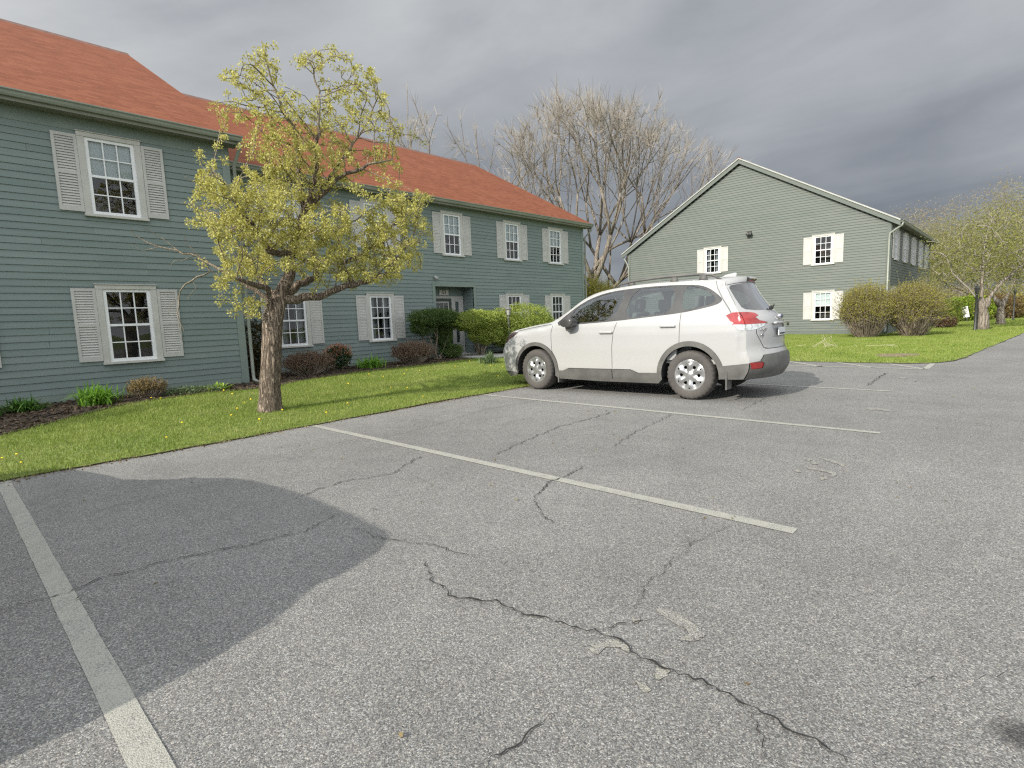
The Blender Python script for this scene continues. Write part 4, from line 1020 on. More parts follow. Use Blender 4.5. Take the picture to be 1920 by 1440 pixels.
    for x, y in ((-.40, 2.05), (.40, 2.05), (-.42, 1.12), (.42, 1.12), (0, 1.12)):
        m = MB(); m.box(x - .235, y + .05, .56, x + .235, y + .55, .74); m.prism([(y - .05, .62), (y + .10, .62), (y - .02, 1.24), (y - .14, 1.24)], 0, x - .235, x + .235); m.prism([(y - .12, 1.27), (y - .04, 1.27), (y - .05, 1.44), (y - .13, 1.44)], 0, x - .125, x + .125); m.tube([(x - .05, y - .08, 1.22), (x - .05, y - .085, 1.3)], .008, 5); m.tube([(x + .05, y - .08, 1.22), (x + .05, y - .085, 1.3)], .008, 5)
        m.build('seat', MT['seat'], rt, True, .035, 3)
    m = MB(); m.lathe([(.185, 0), (.2, .012), (.185, .024), (.17, .012), (.185, 0)], 24, 1); m.lathe([(0, -.01), (.06, .0), (.05, .03)], 12, 1)
    for a in (0, 120, 240): m.tube([(0, .01, 0), (.18 * math.cos(R(a + 90)), .012, .18 * math.sin(R(a + 90)))], .014, 5)
    st = m.build('steering_wheel', MT['hole'], rt, True); st.location = (-.40, 2.78, 1.02); st.rotation_euler = (R(-24), 0, 0)
    # wheels
    rimV, rimL = cdt_patch([(.226 * math.cos(2 * math.pi * i / 60), .226 * math.sin(2 * math.pi * i / 60)) for i in range(60)],
                           [('hole', smoothpoly([(r * math.cos(R(60 * k + a)), r * math.sin(R(60 * k + a))) for r, a in ((.088, 0), (.135, -13), (.150, 0), (.135, 13))], 1)) for k in range(6)] + [('hole', smoothpoly([(r * math.cos(R(60 * k + 30 + a)), r * math.sin(R(60 * k + 30 + a))) for r, a in ((.172, -5), (.190, -3), (.190, 3), (.172, 5))], 1)) for k in range(6)], .018)
    def hz(x, y):
        r = math.hypot(x, y); th = math.atan2(y, x)
        h = np.interp(r, [0, .03, .045, .075, .15, .195, .212, .226], [.018, .018, .010, .004, .010, .004, .010, .002])
        return h + .020 * math.cos(6 * th + math.pi) * math.exp(-((r - .13) / .055) ** 2)
    def wheel(x, y, s, steer):
        wr = link('wheel', None, rt) if False else None
        m = MB(); NS = 96
        prof = [(.215, -.10), (.24, -.11), (.30, -.112), (.328, -.10), (.340, -.075), (.343, -.03), (.343, .03), (.340, .075), (.328, .10), (.30, .112), (.24, .110), (.222, .10), (.215, .09)]
        m.lathe(prof, NS, 0)
        for i, (r, h) in enumerate(prof):
            if i in (3, 4, 7, 8):
                for k in range(NS):
                    if k % 3 == 0:
                        j = i * NS + k; v = m.v[j]; m.v[j] = (v[0] * (.93 if i in (4, 7) else .97), v[1] * .974, v[2] * .974)
        w = m.build('wheel', MT['tyre'], rt, True); w.location = (x, y, WZ); w.rotation_euler = (0, 0, steer)
        m = MB(); m.lathe([(.222, .075 * s), (.222, .02 * s), (.0, .0)], 40, 0, 0); m.build('brake', MT['hole'], w)
        P = [(s * (.095 + hz(a, b)), a, b) for a, b in rimV]
        m = MB(); m.add(P, [t for t in rimL['base']]); m.lathe([(.226, s * .097), (.230, s * .104), (.236, s * .100), (.236, s * .08)], 60, 0)
        m.build('rim', MT['rim'], w, True)
        return w
    for s in (-1, 1):
        wheel(s * .775, AR, s, 0); wheel(s * .775, AF, s, R(-4))
car = thing('parked_car', 'white sport utility car with roof rails and grey cladding, nose to the lawn', 'car', (8.07, 2.43, 0), R(3.0))
build_car(car)
# the vehicle whose rounded shadow falls across the nearest bay stands just out of frame
every = ALLKIDS()
c2 = copy_tree(car, None, every); c2.location = (-1.60, 2.05, 0); c2.rotation_euler = (0, 0, R(1.0))
for k in [k for k in ALLKIDS() if k.parent == c2 and k.name.split('.')[0] in ('roof_rail', 'antenna')]: bpy.data.objects.remove(k)
for k in [k for k in ALLKIDS() if k.parent and k.parent.parent == c2 and k.name.split('.')[0] in ('number_plate', 'chrome_strip', 'emblem', 'lettering')]:
    for g in [g for g in ALLKIDS() if g.parent == k]: bpy.data.objects.remove(g)
    bpy.data.objects.remove(k)
tag(c2, 'car outside the left frame edge, seen only by its shadow in the nearest bay', 'car')
# ------------------------------------------------------------------ vegetation
def rot_frames(N, Rg):
    """random orthonormal pairs biased by nothing"""
    a = Rg.normal(size=(N, 3)); a /= np.linalg.norm(a, axis=1, keepdims=True)
    b = Rg.normal(size=(N, 3)); b -= a * (a * b).sum(1, keepdims=True); b /= np.linalg.norm(b, axis=1, keepdims=True)
    return a, b

def leaf_mesh(name, C, ln, wd, mats, Rg, axis=None, jitter=1.0, mi=None):
    """one rhomb per centre; axis (N,3) gives the leaf direction"""
    N = len(C)
    a, b = rot_frames(N, Rg)
    if axis is not None:
        a = axis + a * jitter; a /= np.linalg.norm(a, axis=1, keepdims=True) + 1e-9
        b = Rg.normal(size=(N, 3)); b -= a * (a * b).sum(1, keepdims=True); b /= np.linalg.norm(b, axis=1, keepdims=True) + 1e-9
    L = (ln * (0.6 + 0.8 * Rg.random(N)))[:, None]; Wd = (wd * (0.6 + 0.8 * Rg.random(N)))[:, None]
    n = np.cross(a, b)
    V = np.empty((N, 4, 3)); V[:, 0] = C - a * L * .5; V[:, 1] = C + b * Wd * .5 + n * Wd * .12; V[:, 2] = C + a * L * .5; V[:, 3] = C - b * Wd * .5 + n * Wd * .12
    F = np.arange(N * 4).reshape(N, 4)
    return mesh_np(name, V.reshape(-1, 3), F, mats, mi=mi)

def blob_points(ells, n, Rg, shell=0.75):
    """points in a union of ellipsoids, denser toward the skin; returns pts and outward dirs"""
    vol = np.array([e[3] * e[4] * e[5] for e in ells]) ** .7; cnt = (n * vol / vol.sum()).astype(int)
    P = []; D = []
    for e, k in zip(ells, cnt):
        d = Rg.normal(size=(k, 3)); d /= np.linalg.norm(d, axis=1, keepdims=True)
        r = 1 - (1 - shell ** 3 * 0) * 0
        r = (shell + (1 - shell) * Rg.random(k)) * np.where(Rg.random(k) < .22, Rg.random(k) ** .5, 1.0)
        lump = 1 + .09 * np.sin(d[:, 0] * 7 + e[0]) * np.sin(d[:, 1] * 6 + e[1]) + .07 * np.sin(d[:, 2] * 11 + 2 * d[:, 0] * 5)
        P.append(np.array(e[:3]) + d * np.array(e[3:6]) * (r * lump)[:, None]); D.append(d)
    return np.concatenate(P), np.concatenate(D)

def colonize(att, seeds, di, dk, step, iters, Rg, up=0.0, wob=.18, fan=None, fk=0.0):
    """space colonisation: seeds = [(pos, parent)]; returns nodes, parents"""
    nodes = [np.array(s[0], float) for s in seeds]; par = [s[1] for s in seeds]
    att = np.array(att); alive = np.ones(len(att), bool)
    N = np.array(nodes)
    near = np.zeros(len(att), int); nd_ = np.full(len(att), 1e9); nch = {}
    def upd(new, off):
        for i in range(0, len(new), 256):
            blk = new[i:i + 256]
            d = np.linalg.norm(att[:, None, :] - blk[None], axis=2); j = d.argmin(1); m = d[np.arange(len(att)), j]
            k = m < nd_; nd_[k] = m[k]; near[k] = j[k] + off + i
    upd(N, 0)
    for it in range(iters):
        act = alive & (nd_ < di)
        if not act.any(): break
        ids = near[act]; vec = att[act] - N[ids]; vec /= np.linalg.norm(vec, axis=1, keepdims=True) + 1e-9
        okc = np.array([nch.get(int(q), 0) < 2 for q in ids])
        if not okc.any(): break
        ids = ids[okc]; vec = vec[okc]
        u, inv = np.unique(ids, return_inverse=True)
        for q in u: nch[int(q)] = nch.get(int(q), 0) + 1
        S = np.zeros((len(u), 3)); np.add.at(S, inv, vec)
        S /= np.linalg.norm(S, axis=1, keepdims=True) + 1e-9
        if fan is not None:
            q = N[u] - np.array(fan); S += fk * q / (np.linalg.norm(q, axis=1, keepdims=True) + 1e-9)
        S += Rg.normal(size=S.shape) * wob; S[:, 2] += up
        S /= np.linalg.norm(S, axis=1, keepdims=True) + 1e-9
        new = N[u] + S * step
        # skip growth that would double an existing node
        off = len(N); par.extend(u.tolist()); N = np.vstack([N, new])
        upd(new, off)
        alive &= nd_ > dk
        if len(N) > 9000: break
    return N, par

def branch_meshes(N, par, r0, expo, thick, names, mats, parent, nside=(8, 3), rmax=None, seg_r=None, wob=0):
    n = len(N); ch = [[] for _ in range(n)]
    for i, p in enumerate(par):
        if p >= 0: ch[p].append(i)
    rad = np.zeros(n)
    order = list(range(n))[::-1]
    acc = np.zeros(n)
    for i in order:
        rad[i] = r0 if not ch[i] else acc[i] ** (1 / expo)
        if par[i] >= 0: acc[par[i]] += rad[i] ** expo
    if rmax: rad = np.minimum(rad, rmax)
    if seg_r is not None:
        for i, v in seg_r.items(): rad[i] = v
    thickm, thinm = MB(), MB()
    roots = [i for i in range(n) if par[i] < 0]
    stack = [(r, None) for r in roots]
    while stack:
        i, p = stack.pop()
        chain = ([p] if p is not None else []) + [i]
        while ch[chain[-1]]:
            cs = sorted(ch[chain[-1]], key=lambda c: -rad[c]); nx = cs[0]
            for c in cs[1:]: stack.append((c, chain[-1]))
            chain.append(nx)
        pts = [N[c] for c in chain]; rr = [rad[c] for c in chain]
        if p is not None: rr[0] = rr[1] if len(rr) > 1 else r0
        if len(pts) < 2: continue
        k = len([1 for r in rr if r > thick])
        if k >= 2: thickm.tube(pts[:k + 1], rr[:k + 1], nside[0])
        if k < len(pts) - 1 or k < 2:
            s = 0 if k < 2 else k
            thinm.tube(pts[s:], rr[s:], nside[1], cap=False)
    out = []
    a = thickm.build(names[0], mats[0], parent, smooth=True)
    b = thinm.build(names[1], mats[1], parent, smooth=True, kind='stuff') if thinm.v else None
    tips = np.array([i for i in range(n) if not ch[i]])
    return a, b, tips, rad

def bark_mat(name, c1, c2, sc=1.0, strength=0.9):
    m, nt, b = new_mat(name)
    v = objco(nt, (1, 1, .10))
    n = noise(nt, v, 30 * sc, 5, .6, .9).outputs['Fac']
    rg = mth(nt, 'ABSOLUTE', mth(nt, 'SUBTRACT', n, .5))
    fu = nd(nt, 'ShaderNodeMapRange', {'Value': rg, 'From Min': 0.0, 'From Max': .11, 'To Min': 0.0, 'To Max': 1.0}).outputs[0]
    n2 = noise(nt, objco(nt, (1, 1, .35)), 46 * sc, 5, .7).outputs['Fac']
    f = mth(nt, 'ADD', mth(nt, 'MULTIPLY', fu, .55), mth(nt, 'MULTIPLY', n2, .55))
    nt.links.new(ramp(nt, f, [(.22, c1), (.85, c2)]), b.inputs['Base Color'])
    b.inputs['Roughness'].default_value = .95; b.inputs['Specular IOR Level'].default_value = .15
    bump(nt, b, f, strength, .035)
    return m
MT['bark'] = bark_mat('furrowed_bark', (0.045, 0.034, 0.026), (0.36, 0.29, 0.225))
MT['limb'] = bark_mat('limb_bark', (0.10, 0.085, 0.06), (0.34, 0.29, 0.22), 1.5, .5)
MT['twig'] = noisy('twig_bark', (0.15, 0.12, 0.085), (0.30, 0.25, 0.19), 5, .9)
MT['bare'] = bark_mat('bare_bark', (0.085, 0.072, 0.058), (0.28, 0.245, 0.20), .35, .5)
MT['bare_twig'] = noisy('bare_twigs', (0.20, 0.178, 0.15), (0.33, 0.295, 0.25), .8, .95)

# ---- the flowering maple on the lawn: l = sideways, d = away from the camera, z = up
def make_maple():
    Rg = np.random.default_rng(5)
    rt = thing('maple_tree', 'small maple in yellow green spring bloom with a furrowed trunk on the lawn', 'tree', (3.2, 7.84, 0.035))
    k = .0077
    right = np.array([.685, -.728, 0]); fwd = np.array([.378, .926, 0])
    def L(px, py, d=0.0):
        # a point of the tree on an upright plane through it, d metres behind the trunk
        v = np.array(CF) * 1022.16 + np.array(CR) * (px - 960) + np.array(CD) * (py - 720)
        o = np.array([3.2, 7.84, .035]); c0 = np.array([0, 0, 1.2])
        t = ((o - c0) @ fwd + d) / (v @ fwd)
        return c0 + v * t - o
    # trunk and main limbs, traced as lines with their own depth
    seeds = []; seg = {}
    def limb(pts, par, radii):
        ids = []
        P = [np.array(p) for p in pts]
        for i in range(len(P) - 1):
            a, b = P[i], P[i + 1]; m = max(1, int(np.linalg.norm(b - a) / .09))
            for q in range(m):
                t = q / m
                if i == 0 and q == 0 and par >= 0: prev = par; continue
                r = radii[i] + (radii[i + 1] - radii[i]) * t
                seeds.append((a + (b - a) * t + Rg.normal(size=3) * (.004 if par < 0 else .012), ids[-1] if ids else par)); ids.append(len(seeds) - 1); seg[ids[-1]] = r
        seeds.append((P[-1], ids[-1] if ids else par)); ids.append(len(seeds) - 1); seg[ids[-1]] = radii[-1]
        return ids
    tr = limb([L(508, 790), L(507, 770), L(506, 740), L(508, 690), L(510, 640), L(513, 590), L(522, 560)], -1, [.205, .175, .147, .138, .136, .136, .112])
    T = tr[-1]; F0 = seeds[T][0]
    lead = limb([F0, L(543, 520, .02), L(545, 480, .05), L(556, 440, .05), L(572, 395, .05)], T, [.09, .08, .066, .055, .046])
    f2 = seeds[lead[-1]][0]
    limb([f2, L(560, 330, .1), L(553, 250, .15), L(510, 160, .1), L(497, 110, .05)], lead[-1], [.045, .035, .025, .015, .008])
    limb([f2, L(590, 340, -.1), L(598, 250, -.2), L(600, 180, -.15), L(585, 115, -.1)], lead[-1], [.04, .03, .022, .014, .008])
    limb([f2, L(610, 340, .1), L(655, 280, .25), L(690, 230, .3), L(710, 180, .2)], lead[-1], [.04, .03, .022, .015, .008])
    limb([L(590, 375, .05), L(640, 330, -.2), L(690, 310, -.3), L(735, 300, -.3)], lead[-1], [.035, .03, .02, .01])
    lf = limb([seeds[lead[5]][0], L(505, 470, -.15), L(470, 420, -.3), L(440, 370, -.4), L(400, 320, -.4)], lead[5], [.05, .045, .035, .025, .012])
    limb([seeds[lf[6]][0], L(430, 430, .3), L(385, 400, .45)], lf[6], [.03, .02, .01])
    rt1 = limb([F0, L(555, 562, -.05), L(598, 555, -.1), L(640, 540, -.12), L(700, 525, -.1), L(722, 512, -.05), L(748, 480, 0), L(775, 440, 0)], T, [.075, .062, .052, .044, .036, .027, .02, .012])
    limb([seeds[rt1[9]][0], L(640, 500, .3), L(690, 470, .5), L(740, 420, .6), L(760, 380, .5)], rt1[9], [.04, .034, .028, .018, .01])
    el = limb([F0, L(552, 540, .25), L(590, 520, .4), L(598, 495, .42), L(575, 470, .5), L(640, 430, .7), L(700, 390, .7)], T, [.07, .058, .048, .038, .03, .02, .01])
    limb([F0, L(505, 545, .15), L(485, 520, .3), L(460, 470, .5), L(420, 440, .6)], T, [.05, .04, .028, .02, .01])
    limb([seeds[tr[-4]][0], L(500, 545, -.2), L(470, 530, -.45), L(430, 520, -.6)], tr[-4], [.045, .04, .03, .016])
    bare0 = len(seeds)
    b1 = limb([seeds[tr[-2]][0], L(480, 545, .1), L(440, 520, .25), L(405, 500, .35), L(370, 480, .45), L(330, 470, .5), L(300, 462, .55), L(262, 446, .6)], tr[-2], [.035, .028, .024, .02, .017, .014, .011, .006])
    b2 = limb([seeds[b1[10]][0], L(392, 508, .4), L(360, 525, .5), L(338, 545, .55), L(330, 590, .5), L(345, 620, .45)], b1[10], [.016, .013, .012, .01, .008, .005])
    for base, pts in ((b1[-6], [(295, 440, .55), (270, 428, .5)]), (b1[-3], [(270, 470, .6), (245, 458, .62)]), (b1[-1], [(250, 438, .62), (244, 428, .6)]), (b1[-9], [(350, 455, .4), (345, 440, .35)]), (b1[-8], [(330, 490, .6), (318, 500, .65)]), (b2[-2], [(335, 615, .5), (342, 640, .5)]), (b2[-5], [(322, 570, .6), (315, 590, .6)]), (b2[3], [(370, 540, .5), (352, 560, .5)])):
        limb([seeds[base][0]] + [L(*p) for p in pts], base, [.006] + [.004] * (len(pts) - 1) + [.003])
    limb([seeds[lf[4]][0], L(400, 385, .2), L(370, 345, .3), L(345, 330, .3)], lf[4], [.012, .009, .007, .004]); limb([seeds[lf[2]][0], L(400, 395, .3), L(365, 385, .4), L(340, 380, .4)], lf[2], [.012, .009, .006, .004])
    bare1 = len(seeds)
    lobes = [(440, 445, 85, 95), (430, 345, 62, 60), (395, 400, 40, 62), (515, 455, 82, 74), (470, 380, 80, 60), (640, 470, 95, 68), (740, 440, 65, 85), (700, 500, 66, 34), (445, 525, 56, 52), (615, 500, 52, 26), (540, 340, 60, 50), (610, 420, 50, 36),
             (485, 125, 40, 45), (440, 155, 26, 26), (432, 215, 30, 28), (500, 200, 58, 52), (560, 235, 68, 62), (582, 120, 34, 30), (630, 110, 16, 26), (675, 160, 46, 42), (700, 215, 42, 42), (635, 230, 58, 60), (715, 290, 40, 32), (625, 320, 62, 48), (520, 280, 70, 50), (375, 285, 16, 12), (425, 270, 17, 14), (362, 432, 22, 26), (385, 360, 26, 38), (770, 380, 40, 25), (735, 245, 22, 18), (790, 275, 10, 8), (458, 572, 36, 34)]
    A = []
    for x, y, rx, ry in lobes:
        m = int(rx * ry / 34) if y > 300 else int(rx * ry / 36)
        dd = Rg.normal(size=(m, 3)); dd /= np.linalg.norm(dd, axis=1, keepdims=True); dd *= (Rg.random(m) ** .38)[:, None]
        dep = min(.22 + max(rx, ry) * k * .9, .75) * (1.2 if y > 330 else .75)
        off = Rg.uniform(-.45, .45) if y > 330 else Rg.uniform(-.2, .25)
        for v in dd: A.append(L(x + v[0] * rx, y + v[1] * ry, v[1 - 1] * 0 + off + Rg.uniform(-1, 1) * dep))
    live = [s for i, s in enumerate(seeds)]
    N, par = colonize(A, live, .75, .09, .085, 70, Rg, .05, .09, (0, 0, 1.5), .55)
    # nothing sprouts from the dead limbs
    bad = set(range(bare0, bare1)); keep = []
    mp = {}
    for i in range(len(N)):
        if i >= len(seeds) and par[i] in bad: bad.add(i); continue
        mp[i] = len(keep); keep.append(i)
    par = [mp[par[i]] if par[i] >= 0 else -1 for i in keep]; N = N[keep]
    seg = {mp[i]: r for i, r in seg.items()}
    Wl = N
    ns = len(seeds)
    a, b, tips, rad = branch_meshes(Wl, par, .0045, 2.3, .022, ('trunk', 'branches'), (MT['bark'], MT['limb']), rt, (14, 4), rmax=.05, seg_r=seg)
    deg = np.zeros(len(N), int)
    for i, p in enumerate(par):
        if p >= 0: deg[p] += 1
    fl = np.array([i for i in range(ns, len(N)) if (deg[i] == 0 or (rad[i] < .011 and Rg.random() < (.44 if N[i][2] < 3.5 else .42)))])
    C = []; AX = []
    for i in fl:
        c = Wl[i]; out = c - Wl[par[i]]; out /= np.linalg.norm(out) + 1e-9
        hi = N[i][2] > 3.6
        m = int(Rg.integers(34, 58) * (.62 if hi else 1.0)); r = Rg.uniform(.045, .095) * (.85 if hi else 1)
        d = Rg.normal(size=(m, 3)); d /= np.linalg.norm(d, axis=1, keepdims=True)
        C.append(c + out * .03 + d * r * (Rg.random(m) ** .4)[:, None]); AX.append(d)
    C = np.concatenate(C); AX = np.concatenate(AX)
    mt = leafmat('maple_bloom', [(0.20, 0.175, 0.035), (0.36, 0.34, 0.075), (0.49, 0.47, 0.13), (0.62, 0.60, 0.24), (0.40, 0.31, 0.10)], .45, 1.6)
    link('crown', leaf_mesh('crown', C, .034, .02, [mt], Rg, AX, .6), rt, 'stuff')
    return rt
make_maple()

# ---- bare trees behind the long building
def bare_tree(label, base, stems, env, seed, l0, r0, group=None, levels=8, tw=(.010, .6), lean=0.0):
    """stems: [(start, direction, radius, first length)]; env: ellipsoid (x,y,z,rx,ry,rz) that the twigs stay within"""
    Rg = np.random.default_rng(seed)
    rt = thing('bare_tree', label, 'tree', base, group=group)
    tm, bm_, wm = MB(), MB(), MB()
    E = np.array(env, float)
    def inside(p): return (((p - E[:3]) / E[3:]) ** 2).sum() < 1.0
    def grow(p, d, r, l, lv, lr):
        n = 3 if lv < 4 else 2
        pts = [p]; q = p; dd = d
        for i in range(n):
            dd = dd + Rg.normal(size=3) * (.05 if lv < 3 else .075) + np.array([0, 0, .035]); dd /= np.linalg.norm(dd)
            q = q + dd * l / n; pts.append(q)
        rr = [r + (lr - r) * i / n for i in range(n + 1)]
        if lv <= 2: tm.tube(pts, rr, 8)
        elif lv <= 5: bm_.tube(pts, rr, 5, cap=False)
        else: wm.tube(pts, rr, 3, cap=False)
        if lv >= 3:
            for k in range(3 if lv < 6 else 4):     # side shoots
                j = Rg.integers(1, n + 1); sd = dd + Rg.normal(size=3) * .45; sd /= np.linalg.norm(sd); ln = Rg.uniform(.35, .9) * (1.3 if lv > 5 else 1.0)
                e1 = pts[j] + sd * ln * .5 + Rg.normal(size=3) * .04; e2 = pts[j] + sd * ln + np.array([0, 0, .12 * ln]) + Rg.normal(size=3) * .05
                wm.tube([pts[j], e1, e2], [tw[0], tw[0] * .8, tw[0] * .45], 3, cap=False)
        if lv >= levels or not inside(q):
            for k in range(6):
                sd = dd + Rg.normal(size=3) * .34; sd /= np.linalg.norm(sd); ln = Rg.uniform(.4, 1.1)
                wm.tube([q, q + sd * ln * .5 + Rg.normal(size=3) * .03, q + sd * ln], [tw[0], tw[0] * .75, tw[0] * .4], 3, cap=False)
            return
        k = 3 if (lv in (1, 2) and Rg.random() < .6) or Rg.random() < .22 else 2
        a0 = Rg.uniform(0, 6.28); u = np.cross(dd, [.3, .5, .8]); u /= np.linalg.norm(u); w = np.cross(dd, u)
        for i in range(k):
            a = a0 + 6.283 * i / k + Rg.normal() * .3; sp = Rg.uniform(.22, .50) * (1.2 if lv < 2 else 1.0)
            nd2 = dd + (u * math.cos(a) + w * math.sin(a)) * sp; nd2[2] += .02; nd2 /= np.linalg.norm(nd2)
            fr = Rg.uniform(.58, .74) if i else .78
            grow(q, nd2, lr * fr + .001, l * Rg.uniform(.78, .95), lv + 1, max(tw[0], lr * fr * .80))
    for st, d, r, l in stems:
        d = np.array(d, float); d /= np.linalg.norm(d)
        grow(np.array(st, float), d, r, l, 0, r * .78)
    tm.build('trunk', MT['bare'], rt, smooth=True); bm_.build('branches', MT['bare'], rt, smooth=True, kind='stuff')
    wm.build('twigs', MT['bare_twig'], rt, kind='stuff')
    return rt
gbt = 'bare trees behind the long building'
bare_tree('tall bare tree with a pale leaning trunk just past the corner of the long building', (27.6, 19.6, 0), [((0, 0, -.2), (.02, .03, 1), .26, 3.4), ((0.05, .1, 3.2), (-.5, .55, .8), .13, 2.3), ((.1, .1, 3.4), (.45, -.45, .8), .13, 2.3), ((-.1, .1, 1.6), (.75, -.75, .7), .13, 2.7)], (.3, .5, 6.2, 5.4, 5.4, 6.6), 3, 2.3, .3, gbt)
bare_tree('broad bare tree with several stems beside the left corner of the gable building', (30.2, 18.3, 0), [((-.25, .25, -.2), (-.10, .12, 1), .19, 3.2), ((.1, 0, -.2), (.16, -.12, 1), .17, 3.4), ((.4, -.25, -.2), (.5, -.48, 1), .16, 2.8), ((.15, .2, -.2), (-.36, .42, 1), .15, 3.0)], (.6, -.5, 5.6, 5.3, 5.3, 6.0), 4, 2.5, .28, gbt)
bare_tree('rounded bare tree rising over the right end of the red roof', (24.0, 25.3, 0), [((0, 0, -.2), (.02, 0, 1), .26, 3.9), ((0, 0, 3.0), (-.6, .6, .8), .13, 2.5), ((0, 0, 3.3), (.5, -.45, .8), .13, 2.5)], (-.5, .6, 7.0, 5.6, 5.6, 6.0), 6, 2.6, .3, gbt)
bare_tree('distant thin bare tree showing above the middle of the red roof', (36.0, 46.6, 0), [((0, 0, -.2), (0, 0, 1), .20, 11), ((0, 0, 10), (-.4, .4, .8), .11, 3.0), ((0, 0, 10.5), (.35, -.4, .8), .11, 3.0)], (-.3, .3, 15.0, 3.8, 3.8, 6.6), 8, 3.0, .3, gbt, tw=(.016, .6), levels=7)
bare_tree('distant spindly bare tree at the left end of the row above the roof', (34.4, 48.2, 0), [((0, 0, -.2), (0, 0, 1), .18, 11), ((0, 0, 10), (.35, .35, .8), .10, 3.0)], (0, 0, 14.6, 3.2, 3.2, 6.2), 9, 2.8, .3, gbt, tw=(.016, .6), levels=7)

# ---- shrubs
def shrub(name, label, base, ells, n, ln, wd, mat, seed, stems=6, stemr=.02, group=None, cat='shrub', shell=.78, stem_mat='twig', jit=.8):
    Rg = np.random.default_rng(seed)
    rt = thing(name, label, cat, base, group=group)
    P, D = blob_points(ells, n, Rg, shell)
    ok = P[:, 2] > .02; P, D = P[ok], D[ok]
    link('foliage', leaf_mesh('foliage', P, ln, wd, [mat], Rg, D, jit), rt, 'stuff')
    m = MB()
    for i in range(stems):
        e = ells[i % len(ells)]
        t = np.array(e[:3]) + Rg.normal(size=3) * np.array(e[3:6]) * .4
        b = np.array([Rg.normal() * .08, Rg.normal() * .08, -.05]); mid = b * .5 + t * .5 + Rg.normal(size=3) * .07
        m.tube([b, mid, t], [stemr, stemr * .8, stemr * .4], 5)
    m.build('stem', MT[stem_mat], rt, smooth=True)
    return rt

def twig_shrub(name, label, base, w, d, h, n, r, tipmat, seed, leaf=(.03, .018), nleaf=4, bare=.35, group=None, flat=.0, tw='twig', spread=1.0, cat='shrub', top=1.0):
    Rg = np.random.default_rng(seed)
    rt = thing(name, label, cat, base, group=group)
    m = MB(); C = []
    for i in range(n):
        a = Rg.uniform(0, 2 * math.pi); rr = Rg.random() ** .5
        zt = math.sqrt(max(0, 1 - (rr * .93) ** 2))
        zz = h * (.42 + .58 * zt) * Rg.uniform(.55, 1.0) if Rg.random() < .55 else h * (.38 + .62 * zt) * Rg.uniform(.88, 1.03)
        b = np.array([math.cos(a) * rr * w * .16 * spread + Rg.normal() * .03, math.sin(a) * rr * d * .16 * spread + Rg.normal() * .03, -.03])
        t = np.array([math.cos(a) * rr * w * .5, math.sin(a) * rr * d * .5, zz])
        mid = b * .42 + t * .58; mid[2] = zz * .45; mid += Rg.normal(size=3) * .03 * h
        m.tube([b, mid, t], [r, r * .75, r * .35], 3, cap=False)
        for q in range(2):
            s = mid + (t - mid) * Rg.uniform(.1, .7); e = s + (t - s) * .7 + Rg.normal(size=3) * .11 * h
            m.tube([s, e], [r * .5, r * .25], 3, cap=False)
            for u in range(nleaf // 2): C.append(s + (e - s) * Rg.uniform(bare, 1.1) + Rg.normal(size=3) * .02)
        for u in range(nleaf): C.append(mid + (t - mid) * Rg.uniform(bare, 1.05) + Rg.normal(size=3) * .03 * h)
    m.build('stems', MT[tw], rt, kind='stuff')
    link('foliage', leaf_mesh('foliage', np.array(C), leaf[0], leaf[1], [tipmat], Rg), rt, 'stuff')
    return rt

def strap_plant(name, label, base, n, h, w, mat, seed, cat='plant', group=None, wid=.02):
    Rg = np.random.default_rng(seed)
    V = []; F = []
    for i in range(n):
        a = Rg.uniform(0, 2 * math.pi); sp = Rg.random() ** .6; l = h * Rg.uniform(.7, 1.15); dirv = np.array([math.cos(a), math.sin(a), 0]); sd = np.array([-math.sin(a), math.cos(a), 0])
        b = np.array([Rg.normal() * w * .16, Rg.normal() * w * .16, -.02]); k = len(V); m = 6
        for q in range(m):
            t = q / (m - 1); p = b + dirv * w * .62 * sp * t ** 1.3 + np.array([0, 0, l * (t * 1.45 - t * t * (.35 + .75 * sp))])
            ww = wid * (1 - t ** 2.2) * .5 + .0015
            V += [p - sd * ww, p + sd * ww]
        F += [(k + 2 * q, k + 2 * q + 1, k + 2 * q + 3, k + 2 * q + 2) for q in range(m - 1)]
    o = thing(name, label, cat, base, group=group)
    link('foliage', mesh_np('foliage', np.array(V), np.array(F), [mat]), o, 'stuff')
    return o
Lf = leafmat
YEW = Lf('yew_needles', [(0.018, 0.04, 0.010), (0.045, 0.085, 0.02), (0.10, 0.15, 0.035), (0.13, 0.17, 0.05)], .2)
JUN = Lf('light_evergreen', [(0.10, 0.14, 0.022), (0.20, 0.26, 0.045), (0.30, 0.36, 0.075), (0.42, 0.46, 0.14)], .25, 2.5)
BRN = Lf('brown_twig_tips', [(0.06, 0.035, 0.022), (0.12, 0.07, 0.045), (0.18, 0.10, 0.07), (0.10, 0.09, 0.03)], .3)
BRN2 = Lf('olive_brown_leaves', [(0.10, 0.07, 0.025), (0.17, 0.12, 0.04), (0.22, 0.16, 0.05), (0.12, 0.11, 0.03)], .3)
PIE = Lf('pink_new_leaves', [(0.35, 0.12, 0.09), (0.46, 0.20, 0.15), (0.40, 0.22, 0.12), (0.2, 0.14, 0.05)], .3)
DKG = Lf('dark_green_leaves', [(0.012, 0.03, 0.008), (0.03, 0.06, 0.015), (0.05, 0.09, 0.02)], .2)
DAY = Lf('daylily_leaves', [(0.08, 0.19, 0.02), (0.16, 0.32, 0.035), (0.25, 0.44, 0.07)], .4)
HOS = Lf('hosta_leaves', [(0.14, 0.26, 0.03), (0.30, 0.44, 0.07), (0.48, 0.55, 0.2)], .4)
